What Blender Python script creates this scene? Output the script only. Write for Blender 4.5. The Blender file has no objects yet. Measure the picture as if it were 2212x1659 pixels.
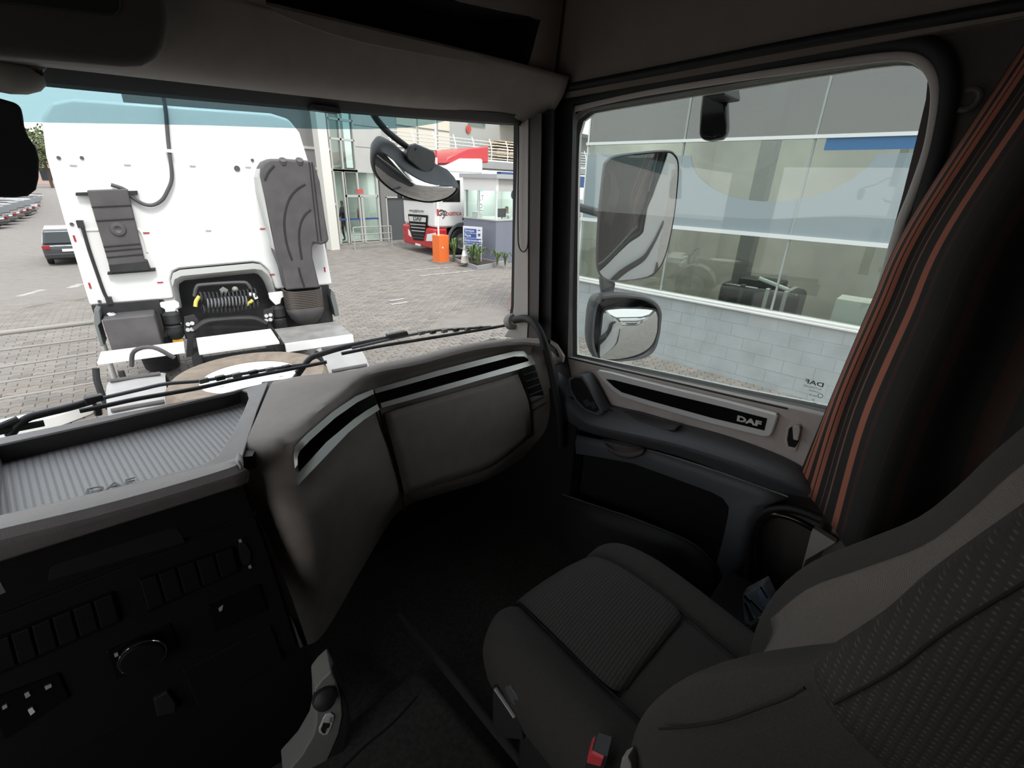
import bpy, bmesh, math, random
import numpy as np
from mathutils import Vector, Matrix
random.seed(7)
S = bpy.context.scene
COL = S.collection
PI = math.pi

# ---------------------------------------------------------------- camera, sky, sun, exposure
EYE = Vector((0.0, 0.0, 2.7))            # hand-held at the driver's place, ground is z = 0
F_PX = 1000.0
_y, _p, _r = math.radians(48), math.radians(23.4), math.radians(2.0)
FWD = Vector((math.sin(_y) * math.cos(_p), math.cos(_y) * math.cos(_p), -math.sin(_p)))
_rt = Vector((math.cos(_y), -math.sin(_y), 0)); _up = _rt.cross(FWD)
RT = _rt * math.cos(_r) + _up * math.sin(_r)
UP = -_rt * math.sin(_r) + _up * math.cos(_r)
cam_data = bpy.data.cameras.new('camera')
cam_data.sensor_width = 36.0
cam_data.lens = 36.0 * F_PX / 2212.0
cam_data.clip_start = 0.02
cam_data.clip_end = 400
cam = bpy.data.objects.new('camera', cam_data)
COL.objects.link(cam)
cam.matrix_world = Matrix.Translation(EYE) @ Matrix((RT, UP, -FWD)).transposed().to_4x4()
S.camera = cam

world = bpy.data.worlds.new('hazy_sky'); S.world = world; world.use_nodes = True
_n = world.node_tree.nodes; _l = world.node_tree.links
_bg = _n['Background']
_tc = _n.new('ShaderNodeTexCoord'); _sx = _n.new('ShaderNodeSeparateXYZ'); _cr = _n.new('ShaderNodeValToRGB')
_l.new(_tc.outputs['Generated'], _sx.inputs[0]); _l.new(_sx.outputs['Z'], _cr.inputs[0]); _l.new(_cr.outputs[0], _bg.inputs[0])
_cr.color_ramp.elements[0].position = 0.0; _cr.color_ramp.elements[0].color = (1.0, 0.99, 0.97, 1)
_cr.color_ramp.elements[1].position = 0.7; _cr.color_ramp.elements[1].color = (0.86, 0.92, 1.0, 1)
_bg.inputs[1].default_value = 1.45
sun_data = bpy.data.lights.new('hazy_sun', 'SUN'); sun_data.energy = 2.2; sun_data.angle = math.radians(14)
sun_data.color = (1.0, 0.96, 0.90)
sun = bpy.data.objects.new('hazy_sun', sun_data); COL.objects.link(sun)
sun.rotation_euler = Vector((0.12, 0.55, -0.83)).to_track_quat('-Z', 'Y').to_euler()
S.view_settings.view_transform = 'Standard'; S.view_settings.look = 'None'
S.view_settings.exposure = 0.47; S.view_settings.gamma = 1.0; S.view_settings.use_curve_mapping = False
S.cycles.use_denoising = True
S.cycles.max_bounces = 10; S.cycles.diffuse_bounces = 4; S.cycles.glossy_bounces = 4
S.cycles.transparent_max_bounces = 16; S.cycles.transmission_bounces = 4
S.cycles.caustics_reflective = False; S.cycles.caustics_refractive = False
S.cycles.sample_clamp_indirect = 6.0

# ---------------------------------------------------------------- helpers: measuring
def ray(px, py):
    return FWD * F_PX + RT * (px - 1106) - UP * (py - 829.5)
def AX(px, py, x):
    d = ray(px, py); return EYE + d * (x / d.x)
def AY(px, py, y):
    d = ray(px, py); return EYE + d * (y / d.y)
def AZ(px, py, z):                        # z measured from the eye height
    d = ray(px, py); return EYE + d * (z / d.z)
def AP(px, py, p, n):                     # plane through p (world) with normal n
    d = ray(px, py); return EYE + d * ((Vector(p) - EYE).dot(Vector(n)) / d.dot(Vector(n)))
def AV(px, py, a, b, off=0.0):            # vertical plane through plan points a, b (pushed off toward -normal side = into the cab)
    ax, ay = a; bx, by = b
    n = Vector((by - ay, ax - bx, 0)).normalized()
    if n.y < 0: n = -n
    return AP(px, py, Vector((ax, ay, 0)) - n * off, n)

# ---------------------------------------------------------------- helpers: meshes
def cr(pts, n, closed=False):
    """Catmull-Rom through pts, n samples per span."""
    pts = [Vector(p) for p in pts]; N = len(pts); out = []
    rng = N if closed else N - 1
    for i in range(rng):
        p1, p2 = pts[i], pts[(i + 1) % N]
        p0 = pts[(i - 1) % N] if (closed or i > 0) else p1 * 2 - p2
        p3 = pts[(i + 2) % N] if (closed or i < N - 2) else p2 * 2 - p1
        for k in range(n):
            t = k / n
            out.append(0.5 * ((2 * p1) + (p2 - p0) * t + (2 * p0 - 5 * p1 + 4 * p2 - p3) * t * t + (3 * p1 - p0 - 3 * p2 + p3) * t ** 3))
    if not closed: out.append(pts[-1].copy())
    return out

ABS = {}
class MB:
    def __init__(s): s.v = []; s.f = []; s.uv = {}
    def add(s, vs, fs):
        o = len(s.v); s.v += [Vector(p) for p in vs]; s.f += [tuple(i + o for i in f) for f in fs]; return s
    def box(s, c, d, rot=None, mat=None):
        c = Vector(c); hx, hy, hz = d[0] / 2, d[1] / 2, d[2] / 2
        vs = [Vector((x, y, z)) for x in (-hx, hx) for y in (-hy, hy) for z in (-hz, hz)]
        if rot is not None: vs = [rot @ v for v in vs]
        return s.add([c + v for v in vs], [(0, 1, 3, 2), (4, 6, 7, 5), (0, 4, 5, 1), (2, 3, 7, 6), (0, 2, 6, 4), (1, 5, 7, 3)])
    def bb(s, x0, x1, y0, y1, z0, z1):
        return s.box(((x0 + x1) / 2, (y0 + y1) / 2, (z0 + z1) / 2), (abs(x1 - x0), abs(y1 - y0), abs(z1 - z0)))
    def prism(s, pts, vec):
        n = len(pts); vec = Vector(vec); pts = [Vector(p) for p in pts]
        return s.add(pts + [p + vec for p in pts], [tuple(range(n)), tuple(range(2 * n - 1, n - 1, -1))] + [(i, (i + 1) % n, n + (i + 1) % n, n + i) for i in range(n)])
    def ring(s, a, b, vec=None):
        """flat band between two loops of equal length, thickened by vec"""
        n = len(a); a = [Vector(p) for p in a]; b = [Vector(p) for p in b]
        if vec is None:
            return s.add(a + b, [(i, (i + 1) % n, n + (i + 1) % n, n + i) for i in range(n)])
        vec = Vector(vec); V = a + b + [p + vec for p in a] + [p + vec for p in b]; fs = []
        for i in range(n):
            j = (i + 1) % n
            fs += [(i, j, n + j, n + i), (2 * n + i, 3 * n + i, 3 * n + j, 2 * n + j), (i, 2 * n + i, 2 * n + j, j), (n + i, n + j, 3 * n + j, 3 * n + i)]
        return s.add(V, fs)
    def tube(s, path, r, n=10, closed=False, flat=1.0, up=None, rend=None):
        path = [Vector(p) for p in path]; N = len(path); vs = []; fs = []
        t0 = (path[1] - path[0]).normalized()
        u = Vector(up) if up is not None else (Vector((0, 0, 1)) if abs(t0.z) < .9 else Vector((1, 0, 0)))
        for i, p in enumerate(path):
            a = path[(i - 1) % N] if (closed or i) else p; b = path[(i + 1) % N] if (closed or i < N - 1) else p
            t = (b - a).normalized()
            u = (u - t * u.dot(t)).normalized(); w = t.cross(u)
            rr = r if rend is None else r + (rend - r) * i / (N - 1)
            for k in range(n):
                q = 2 * PI * k / n; vs.append(p + u * math.cos(q) * rr * flat + w * math.sin(q) * rr)
        m = N if closed else N - 1
        for i in range(m):
            j = (i + 1) % N
            for k in range(n): fs.append((i * n + k, i * n + (k + 1) % n, j * n + (k + 1) % n, j * n + k))
        if not closed: fs += [tuple(range(n - 1, -1, -1)), tuple((N - 1) * n + k for k in range(n))]
        return s.add(vs, fs)
    def grid(s, rows, cu=False, cv=False, uv=False):
        nr, nc = len(rows), len(rows[0]); o = len(s.v)
        s.v += [Vector(p) for r in rows for p in r]
        if uv:
            for i in range(nr):
                for j in range(nc): s.uv[o + i * nc + j] = (j / (nc - 1), i / (nr - 1))
        for i in range(nr if cv else nr - 1):
            for j in range(nc if cu else nc - 1):
                a, b = i, (i + 1) % nr; c, d = j, (j + 1) % nc
                s.f.append((o + a * nc + c, o + a * nc + d, o + b * nc + d, o + b * nc + c))
        return s
    def surf(s, rows, nu=4, nv=4, cu=False, cv=False, uv=False):
        r1 = [cr(r, nu, cu) for r in rows]; cols = [cr([r[j] for r in r1], nv, cv) for j in range(len(r1[0]))]
        return s.grid([[c[i] for c in cols] for i in range(len(cols[0]))], cu, cv, uv)
    def lathe(s, c, prof, axis=(0, 0, 1), n=24, a0=0, a1=2 * PI):
        c = Vector(c); ax = Vector(axis).normalized(); u = ax.orthogonal().normalized(); w = ax.cross(u); full = abs(a1 - a0) > 6.28
        m = n if full else n + 1
        rows = [[c + ax * h + (u * math.cos(a0 + (a1 - a0) * k / n) + w * math.sin(a0 + (a1 - a0) * k / n)) * r for k in range(m)] for r, h in prof]
        return s.grid(rows, cu=full)
    def disc(s, c, r, axis, h, n=20):
        c = Vector(c); ax = Vector(axis).normalized(); u = ax.orthogonal().normalized(); w = ax.cross(u)
        return s.prism([c + (u * math.cos(2 * PI * k / n) + w * math.sin(2 * PI * k / n)) * r for k in range(n)], ax * h)
    def sphere(s, c, r, n=12, sc=(1, 1, 1)):
        c = Vector(c); rows = []
        for i in range(n // 2 + 1):
            a = PI * i / (n // 2); rows.append([c + Vector((math.sin(a) * math.cos(2 * PI * k / n) * sc[0], math.sin(a) * math.sin(2 * PI * k / n) * sc[1], math.cos(a) * sc[2])) * r for k in range(n)])
        return s.grid(rows, cu=True)
    def build(s, name, mat, parent=None, label=None, smooth=None, bevel=0, seg=2, sub=0, solid=0, off=-1, weld=False, kind=None):
        me = bpy.data.meshes.new(name)
        if not s.v: s.v = [Vector((0, 0, 0))]
        xs = np.array([tuple(v) for v in s.v]); c = Vector((xs.min(0) + xs.max(0)) / 2)
        me.from_pydata((xs - np.array(c)).tolist(), [], s.f); me.update()
        if weld or bevel:
            bm = bmesh.new(); bm.from_mesh(me)
            if weld: bmesh.ops.remove_doubles(bm, verts=bm.verts, dist=1e-5)
            bmesh.ops.recalc_face_normals(bm, faces=bm.faces)
            bm.to_mesh(me); bm.free()
        if s.uv:
            ul = me.uv_layers.new(name='UVMap')
            for lp in me.loops: ul.data[lp.index].uv = s.uv.get(lp.vertex_index, (0, 0))
        o = bpy.data.objects.new(name, me); COL.objects.link(o)
        me.materials.append(mat)
        ABS[o.name] = c
        if parent is not None:
            o.parent = parent; o.location = c - ABS[parent.name]
        else: o.location = c
        if smooth is None: smooth = len(s.f) > 60
        if smooth or bevel:
            me.polygons.foreach_set('use_smooth', [True] * len(me.polygons))
            me.set_sharp_from_angle(angle=math.radians(42))
        if solid:
            m = o.modifiers.new('thickness', 'SOLIDIFY'); m.thickness = solid; m.offset = off
        if bevel:
            m = o.modifiers.new('rounding', 'BEVEL'); m.width = bevel; m.segments = seg; m.limit_method = 'ANGLE'; m.angle_limit = math.radians(35); m.harden_normals = True
        if sub:
            m = o.modifiers.new('smoothing', 'SUBSURF'); m.levels = sub; m.render_levels = sub
        if label: o['label'] = label
        if kind: o['kind'] = kind
        return o

def tag(o, label=None, cat=None, group=None, kind=None):
    if label: o['label'] = label
    if cat: o['category'] = cat
    if group: o['group'] = group
    if kind: o['kind'] = kind
    return o
def thing(name, label, cat, loc=(0, 0, 0), group=None, local=False, rz=0.0, kind=None):
    o = bpy.data.objects.new(name, None); COL.objects.link(o); o.location = loc; o.empty_display_size = .1
    o.rotation_euler = (0, 0, rz)
    ABS[o.name] = Vector((0, 0, 0)) if local else Vector(loc)
    return tag(o, label, cat, group, kind)
def copy_tree(o, parent=None):
    c = o.copy(); COL.objects.link(c); ABS[c.name] = ABS.get(o.name, Vector())
    if parent is not None: c.parent = parent
    for ch in list(o.children): copy_tree(ch, c)
    return c
def dup(o, label=None, loc=None, rz=None):
    c = copy_tree(o)
    if loc is not None: c.location = loc
    if rz is not None: c.rotation_euler = (0, 0, rz)
    if label: c['label'] = label
    return c
def text(name, body, mat, parent, org, xd, yd, size, wide=1.0, extr=.001, bold=0.0, align='LEFT', label=None):
    """lettering lying in the plane of xd, yd; size = letter height scale"""
    cu = bpy.data.curves.new(name, 'FONT'); cu.body = body; cu.size = 1.0; cu.extrude = 0.0; cu.offset = bold; cu.align_x = align; cu.resolution_u = 3
    t = bpy.data.objects.new(name + '_curve', cu); COL.objects.link(t)
    bpy.context.view_layer.update()
    me = bpy.data.meshes.new_from_object(t.evaluated_get(bpy.context.evaluated_depsgraph_get()))
    bpy.data.objects.remove(t); bpy.data.curves.remove(cu)
    xd = Vector(xd).normalized(); yd = Vector(yd); yd = (yd - xd * yd.dot(xd)).normalized(); zd = xd.cross(yd)
    m = MB(); vs = [Vector(org) + xd * v.co.x * size * wide + yd * v.co.y * size for v in me.vertices]
    fs = [tuple(p.vertices) for p in me.polygons]; n = len(vs)
    ec = {}
    for f in fs:
        for a, b in zip(f, f[1:] + f[:1]): ec[(a, b)] = 1
    sides = [(a, b, b + n, a + n) for (a, b) in ec if (b, a) not in ec]
    bpy.data.meshes.remove(me)
    m.add([v + zd * extr for v in vs] + vs, fs + [(d, c, b, a) for a, b, c, d in sides])
    return m.build(name, mat, parent, label, smooth=False)

# ---------------------------------------------------------------- materials
def M(name, col, rough=.55, metal=0.0, var=0.0, vscale=8.0, bump=0.0, bscale=300.0, spec=.5, coat=0.0, emit=0.0, col2=None, stretch=None):
    m = bpy.data.materials.new(name); m.use_nodes = True
    n = m.node_tree.nodes; l = m.node_tree.links; b = n['Principled BSDF']
    b.inputs['Base Color'].default_value = (*col, 1); b.inputs['Roughness'].default_value = rough; b.inputs['Metallic'].default_value = metal
    b.inputs['Specular IOR Level'].default_value = spec; b.inputs['Coat Weight'].default_value = coat
    if emit: b.inputs['Emission Color'].default_value = (*col, 1); b.inputs['Emission Strength'].default_value = emit
    tc = n.new('ShaderNodeTexCoord'); src = tc.outputs['Object']
    if stretch:
        mp = n.new('ShaderNodeMapping'); mp.inputs['Scale'].default_value = stretch; l.new(src, mp.inputs[0]); src = mp.outputs[0]
    if var:
        t = n.new('ShaderNodeTexNoise'); t.inputs['Scale'].default_value = vscale; t.inputs['Detail'].default_value = 5; l.new(src, t.inputs['Vector'])
        r = n.new('ShaderNodeValToRGB'); c2 = col2 or tuple(min(1, c * (1 + var)) for c in col); c1 = col if col2 else tuple(c * (1 - var) for c in col)
        r.color_ramp.elements[0].color = (*c1, 1); r.color_ramp.elements[1].color = (*c2, 1)
        r.color_ramp.elements[0].position = .35; r.color_ramp.elements[1].position = .65
        l.new(t.outputs[0], r.inputs[0]); l.new(r.outputs[0], b.inputs['Base Color'])
    if bump:
        t = n.new('ShaderNodeTexNoise'); t.inputs['Scale'].default_value = bscale; t.inputs['Detail'].default_value = 3; l.new(src, t.inputs['Vector'])
        bp = n.new('ShaderNodeBump'); bp.inputs['Strength'].default_value = bump; bp.inputs['Distance'].default_value = .002
        l.new(t.outputs[0], bp.inputs['Height']); l.new(bp.outputs[0], b.inputs['Normal'])
    return m
def glass(name, tint, refl=1.0, ior=1.5, rough=0.0, diff=0.0, dcol=(1, 1, 1)):
    """thin pane: tinted see-through plus a mirror reflection by Fresnel; diff adds a milky film or dust"""
    m = bpy.data.materials.new(name); m.use_nodes = True; n = m.node_tree.nodes; l = m.node_tree.links
    n.remove(n['Principled BSDF']); out = n['Material Output']
    tr = n.new('ShaderNodeBsdfTransparent'); tr.inputs[0].default_value = (*tint, 1)
    gl = n.new('ShaderNodeBsdfGlossy'); gl.inputs['Roughness'].default_value = rough; gl.inputs[0].default_value = (1, 1, 1, 1)
    fr = n.new('ShaderNodeFresnel'); geo = n.new('ShaderNodeNewGeometry'); mr = n.new('ShaderNodeMapRange')
    mr.inputs['To Min'].default_value = ior; mr.inputs['To Max'].default_value = 1 / ior      # same reflection from either face of the pane
    l.new(geo.outputs['Backfacing'], mr.inputs['Value']); l.new(mr.outputs[0], fr.inputs[0])
    mu = n.new('ShaderNodeMath'); mu.operation = 'MULTIPLY'; mu.inputs[1].default_value = refl; mu.use_clamp = True; l.new(fr.outputs[0], mu.inputs[0])
    mx = n.new('ShaderNodeMixShader'); base = tr.outputs[0]
    if diff:
        df = n.new('ShaderNodeBsdfDiffuse'); df.inputs[0].default_value = (*dcol, 1)
        m2 = n.new('ShaderNodeMixShader'); m2.inputs[0].default_value = diff; l.new(base, m2.inputs[1]); l.new(df.outputs[0], m2.inputs[2]); base = m2.outputs[0]
    l.new(mu.outputs[0], mx.inputs[0]); l.new(base, mx.inputs[1]); l.new(gl.outputs[0], mx.inputs[2]); l.new(mx.outputs[0], out.inputs[0])
    return m
def dots(name, base, dot, scale, thr, rough=.8, stretch=(1, 1, 1), bump=.5, soft=.06, jitter=0.0):
    """regular grid of small dots (woven flecks, perforations)"""
    m = M(name, base, rough); n = m.node_tree.nodes; l = m.node_tree.links; b = n['Principled BSDF']
    tc = n.new('ShaderNodeTexCoord'); mp = n.new('ShaderNodeMapping'); mp.inputs['Scale'].default_value = stretch
    v = n.new('ShaderNodeTexVoronoi'); v.inputs['Scale'].default_value = scale; v.inputs['Randomness'].default_value = jitter; v.voronoi_dimensions = '3D'
    l.new(tc.outputs['UV' if False else 'Object'], mp.inputs[0]); l.new(mp.outputs[0], v.inputs['Vector'])
    r = n.new('ShaderNodeValToRGB'); r.color_ramp.elements[0].position = thr; r.color_ramp.elements[1].position = thr + soft
    r.color_ramp.elements[0].color = (*dot, 1); r.color_ramp.elements[1].color = (*base, 1)
    l.new(v.outputs['Distance'], r.inputs[0]); l.new(r.outputs[0], b.inputs['Base Color'])
    bp = n.new('ShaderNodeBump'); bp.inputs['Strength'].default_value = bump; bp.inputs['Distance'].default_value = .002
    l.new(v.outputs['Distance'], bp.inputs['Height']); l.new(bp.outputs[0], b.inputs['Normal'])
    return m
def ribbed(name, c1, c2, scale, axis='Y', rough=.85, bump=.6, dist=0.0):
    m = M(name, c1, rough); n = m.node_tree.nodes; l = m.node_tree.links; b = n['Principled BSDF']
    tc = n.new('ShaderNodeTexCoord'); w = n.new('ShaderNodeTexWave'); w.bands_direction = axis; w.inputs['Scale'].default_value = scale
    w.inputs['Distortion'].default_value = dist; w.inputs['Detail'].default_value = 1; w.inputs['Detail Scale'].default_value = 40
    l.new(tc.outputs['Object'], w.inputs['Vector'])
    w2 = n.new('ShaderNodeTexNoise'); w2.inputs['Scale'].default_value = 260; l.new(tc.outputs['Object'], w2.inputs['Vector'])
    mm = n.new('ShaderNodeMath'); mm.operation = 'MULTIPLY'; l.new(w.outputs['Fac'], mm.inputs[0]); l.new(w2.outputs[0], mm.inputs[1])
    r = n.new('ShaderNodeValToRGB'); r.color_ramp.elements[0].color = (*c1, 1); r.color_ramp.elements[1].color = (*c2, 1); r.color_ramp.elements[1].position = .6
    l.new(mm.outputs[0], r.inputs[0]); l.new(r.outputs[0], b.inputs['Base Color'])
    bp = n.new('ShaderNodeBump'); bp.inputs['Strength'].default_value = bump; bp.inputs['Distance'].default_value = .002
    l.new(mm.outputs[0], bp.inputs['Height']); l.new(bp.outputs[0], b.inputs['Normal'])
    return m
def stripes(name, stops, rough=.9):
    """woven stripes across the cloth's width (u)"""
    m = M(name, stops[0][1], rough); n = m.node_tree.nodes; l = m.node_tree.links; b = n['Principled BSDF']
    tc = n.new('ShaderNodeTexCoord'); sx = n.new('ShaderNodeSeparateXYZ'); l.new(tc.outputs['UV'], sx.inputs[0])
    r = n.new('ShaderNodeValToRGB'); r.color_ramp.interpolation = 'CONSTANT'
    e = r.color_ramp.elements
    e[0].position = stops[0][0]; e[0].color = (*stops[0][1], 1); e[1].position = stops[1][0]; e[1].color = (*stops[1][1], 1)
    for p, c in stops[2:]:
        k = e.new(p); k.color = (*c, 1)
    l.new(sx.outputs[0], r.inputs[0]); l.new(r.outputs[0], b.inputs['Base Color'])
    return m
def per_island(name, cols, rough=.85, bump=.3, bscale=120):
    """each loose piece of the mesh (block, stone) a slightly different tone"""
    m = M(name, cols[0], rough, bump=bump, bscale=bscale); n = m.node_tree.nodes; l = m.node_tree.links; b = n['Principled BSDF']
    g = n.new('ShaderNodeNewGeometry'); oi = n.new('ShaderNodeObjectInfo'); ad = n.new('ShaderNodeMath'); ad.operation = 'ADD'
    fr = n.new('ShaderNodeMath'); fr.operation = 'FRACT'
    l.new(g.outputs['Random Per Island'], ad.inputs[0]); l.new(oi.outputs['Random'], ad.inputs[1]); l.new(ad.outputs[0], fr.inputs[0])
    r = n.new('ShaderNodeValToRGB'); e = r.color_ramp.elements
    e[0].color = (*cols[0], 1); e[1].color = (*cols[-1], 1)
    for i, c in enumerate(cols[1:-1]):
        k = e.new((i + 1) / (len(cols) - 1)); k.color = (*c, 1)
    tc = n.new('ShaderNodeTexCoord'); no = n.new('ShaderNodeTexNoise'); no.inputs['Scale'].default_value = 3.0; no.inputs['Detail'].default_value = 6
    gp = g.outputs['Position']; l.new(gp, no.inputs['Vector'])
    mx = n.new('ShaderNodeMix'); mx.data_type = 'RGBA'; mx.blend_type = 'MULTIPLY'; mx.inputs[0].default_value = .5
    rr = n.new('ShaderNodeValToRGB'); rr.color_ramp.elements[0].position = .3; rr.color_ramp.elements[1].position = .6
    rr.color_ramp.elements[0].color = (.72, .70, .68, 1); rr.color_ramp.elements[1].color = (1, 1, 1, 1)
    l.new(no.outputs[0], rr.inputs[0]); l.new(fr.outputs[0], r.inputs[0]); l.new(r.outputs[0], mx.inputs[6]); l.new(rr.outputs[0], mx.inputs[7])
    l.new(mx.outputs[2], b.inputs['Base Color'])
    return m

m_taupe = M('taupe_plastic', (.285, .247, .226), .42, var=.06, vscale=20, bump=.35, bscale=900)
m_door = M('door_taupe', (.47, .415, .39), .5, var=.05, vscale=20, bump=.35, bscale=900)
m_dash = M('dash_grey', (.34, .32, .318), .42, var=.05, vscale=20, bump=.35, bscale=900)
m_taupe_dk = M('dark_taupe_plastic', (.095, .082, .076), .6, bump=.3, bscale=900)
m_head = M('roof_lining', (.26, .225, .20), .9, var=.05, bump=.4, bscale=600)
m_black = M('black_plastic', (.028, .027, .028), .5, bump=.25, bscale=900)
m_cons = M('console_plastic', (.011, .0105, .011), .65, bump=.3, bscale=900, spec=.12)
m_switch = M('switch_black', (.008, .008, .008), .6, spec=.2)
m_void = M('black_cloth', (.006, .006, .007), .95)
m_rubber = M('black_rubber', (.012, .012, .013), .65)
m_gloss = M('piano_black', (.006, .006, .007), .16, spec=.4)
m_silver = M('satin_silver', (.84, .84, .82), .32, .38)
m_anth = M('anthracite_plastic', (.085, .088, .096), .5, bump=.4, bscale=900)
m_gray = M('grey_plastic', (.26, .25, .23), .55, bump=.2, bscale=900)
m_chrome = M('chrome', (.75, .76, .78), .12, 1.0)
m_white = M('white_paint', (.86, .86, .85), .28, coat=.4)
m_mirror = M('mirror_silver', (.62, .64, .64), .02, 1.0)
m_steel = M('galvanised_steel', (.55, .55, .54), .4, .6, var=.1)
m_letter = M('white_print', (.82, .82, .80), .5)
m_seatp = M('charcoal_cloth', (.043, .0385, .035), .95, var=.12, vscale=400, bump=.5, bscale=700)
m_seatg = M('slate_cloth', (.06, .06, .06), .95, var=.12, vscale=400, bump=.5, bscale=700)
m_seatrib = ribbed('ribbed_cloth', (.030, .026, .0235), (.062, .054, .049), 42, 'Y', bump=.3)
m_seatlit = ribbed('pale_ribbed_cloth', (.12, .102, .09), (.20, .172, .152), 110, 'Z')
m_dots = dots('flecked_cloth', (.030, .0245, .0215), (.088, .071, .060), 185, .10, stretch=(0, .72, 1.0), soft=.14, jitter=.15)
m_mat = dots('perforated_mat', (.43, .42, .425), (.10, .10, .10), 100, .17, .36, stretch=(.92, 1.6, 0), soft=.12)
m_carpet = M('carpet', (.040, .038, .033), .98, var=.25, vscale=90, bump=.8, bscale=500)
m_glass_ws = glass('windshield_glass', (.97, .975, .97), .45)
m_glass_sd = glass('side_glass', (.87, .90, .885), .8)
m_teal = glass('teal_sun_strip', (.30, .47, .52), .5, diff=.12, dcol=(.35, .6, .68))

# ================================================================ CAB SHELL (the room)
def R(x, y, z): return Vector((x, y, z + 2.7))       # z from eye height

def struct(name, mb, mat, label=None, cat=None, **k):
    o = mb.build(name, mat, **k); o['kind'] = 'structure'
    if label: o['label'] = label
    if cat: o['category'] = cat
    return o

WIN = [(1222, 775), (1221, 690), (1221, 590), (1221, 490), (1221, 400), (1222, 330), (1224, 285), (1232, 256), (1256, 238), (1320, 226), (1400, 212), (1500, 195), (1600, 178),
       (1700, 161), (1800, 145), (1870, 133), (1930, 126), (1966, 127), (1992, 142), (2004, 172), (2000, 215), (1980, 300), (1950, 420), (1920, 530), (1888, 650), (1858, 760),
       (1836, 850), (1822, 888), (1795, 900), (1733, 886), (1660, 871), (1560, 850), (1450, 825), (1350, 803), (1270, 786)]
def rect_ring(loop, y0, y1, z0, z1):
    cy = sum(p.y for p in loop) / len(loop); cz = sum(p.z for p in loop) / len(loop); x = loop[0].x; out = []
    for p in loop:
        dy, dz = p.y - cy, p.z - cz; t = 1e9
        if dy: t = min(t, ((y1 if dy > 0 else y0) - cy) / dy)
        if dz: t = min(t, ((z1 if dz > 0 else z0) - cz) / dz)
        out.append(Vector((x, cy + dy * t, cz + dz * t)))
    for c in ((y0, z0), (y0, z1), (y1, z0), (y1, z1)):
        i = min(range(len(out)), key=lambda k: (out[k].y - c[0]) ** 2 + (out[k].z - c[1]) ** 2)
        out[i] = Vector((x, c[0], c[1]))
    return out
loop = [AX(*p, 1.375) for p in WIN]
wall_right = struct('wall_right', MB().ring(rect_ring(loop, -1.3, 1.21, 1.1, 3.7), loop, (.045, 0, 0)), m_taupe_dk, 'dark inner side wall around the passenger window', 'wall')
MB().ring(rect_ring([p + Vector((.075, 0, 0)) for p in loop], -1.3, 1.22, 1.2, 3.75), [p + Vector((.075, 0, 0)) for p in loop], (.012, 0, 0)).build('outer_skin', m_white, wall_right, 'white painted outer skin')
b = MB(); b.bb(1.465, 1.50, -1.2, 1.0, 1.86, 1.90); b.bb(1.465, 1.50, -1.2, 1.05, 1.2, 1.3)
b.build('sill_moulding', m_black, wall_right)
MB().bb(1.45, 1.462, -1.3, 1.2, .55, 1.2).build('side_skirt', m_white, wall_right)
# quarter of the cab the photograph never shows, kept plain
struct('ceiling', MB().bb(-.98, 1.44, -1.3, 1.32, 3.65, 3.70), m_head, 'high grey roof lining of the cab', 'ceiling')
struct('wall_back', MB().bb(-.98, 1.44, -1.3, -1.25, 1.1, 3.7), m_taupe_dk, 'rear wall of the cab behind the bunk', 'wall')
b = MB(); b.bb(-1.0, -.95, -1.3, 1.32, 1.1, 1.75); b.bb(-1.0, -.95, -1.3, 1.32, 2.86, 3.7); b.bb(-1.0, -.95, -1.3, .0, 1.75, 2.86); b.bb(-1.0, -.95, 1.0, 1.32, 1.75, 2.86)  # unseen opening, its sill and top shaped to tune light in the cab
struct('wall_left', b, m_taupe_dk, "side wall on the driver's side with an unseen opening sized for light", 'wall')
b = MB(); b.bb(-.98, 1.42, 1.33, 1.40, 1.1, 2.05); b.bb(-.98, 1.42, 1.15, 1.40, 2.03, 2.06); b.bb(-.98, 1.42, 1.26, 1.36, 2.90, 3.7); b.bb(1.36, 1.42, 1.18, 1.36, 1.1, 2.05)
struct('wall_front', b, m_black, 'firewall and front panel below and above the windshield', 'wall')
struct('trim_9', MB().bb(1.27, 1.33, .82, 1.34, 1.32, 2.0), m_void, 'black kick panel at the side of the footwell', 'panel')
floor = struct('floor', MB().bb(-.98, 1.40, -1.3, 1.36, 1.28, 1.32), m_carpet, 'dark carpeted cab floor in the footwell', 'floor')

# windshield
def yw(x, z=0): return 1.325 - .13 * (x - .15) ** 2
xs = [-.95 + 2.3 * i / 24 for i in range(25)]
zt = lambda x: .135 + .04 * x / 1.25
ws = struct('window_1', MB().grid([[R(x, yw(x) + .02, -.66 + .9 * k / 6) for x in xs] for k in range(7)]), m_glass_ws, 'large curved windshield with a teal sun strip along its top', 'windshield', smooth=True, solid=.006)
def onws(px, py, off=0.0):
    x = .3
    for _ in range(12): q = AY(px, py, yw(x) + off); x = q.x
    return q
low = [onws(px, py, .012) for px, py in ((-60, 262), (50, 264), (160, 266), (300, 268), (450, 271), (600, 276), (700, 279), (800, 279), (880, 276), (940, 267), (990, 254), (1015, 245))]
up = [Vector((p.x, yw(p.x) + .012, 2.7 + max(zt(p.x) + .02, p.z - 2.7 + .004))) for p in low]
MB().grid([low, up]).build('sun_strip', m_teal, ws, 'teal tinted band along the top edge', smooth=True)
# black blind box between header lip and glass
rows = []
for dy, dz in ((-.015, -.004), (-.05, .0), (-.09, .02), (-.09, .08), (0, .08)):
    rows.append([R(x, yw(x) + dy, zt(x) + dz) for x in xs])
blind = MB().grid(rows).build('roller_blind_box', m_rubber, None, smooth=True, solid=.004)
tag(blind, 'black roller blind housing along the top of the windshield', 'blind')
b = MB(); q = onws(700, 236, -.05); b.box(q, (.07, .03, .012)); b.build('blind_grip', m_black, blind)

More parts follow.
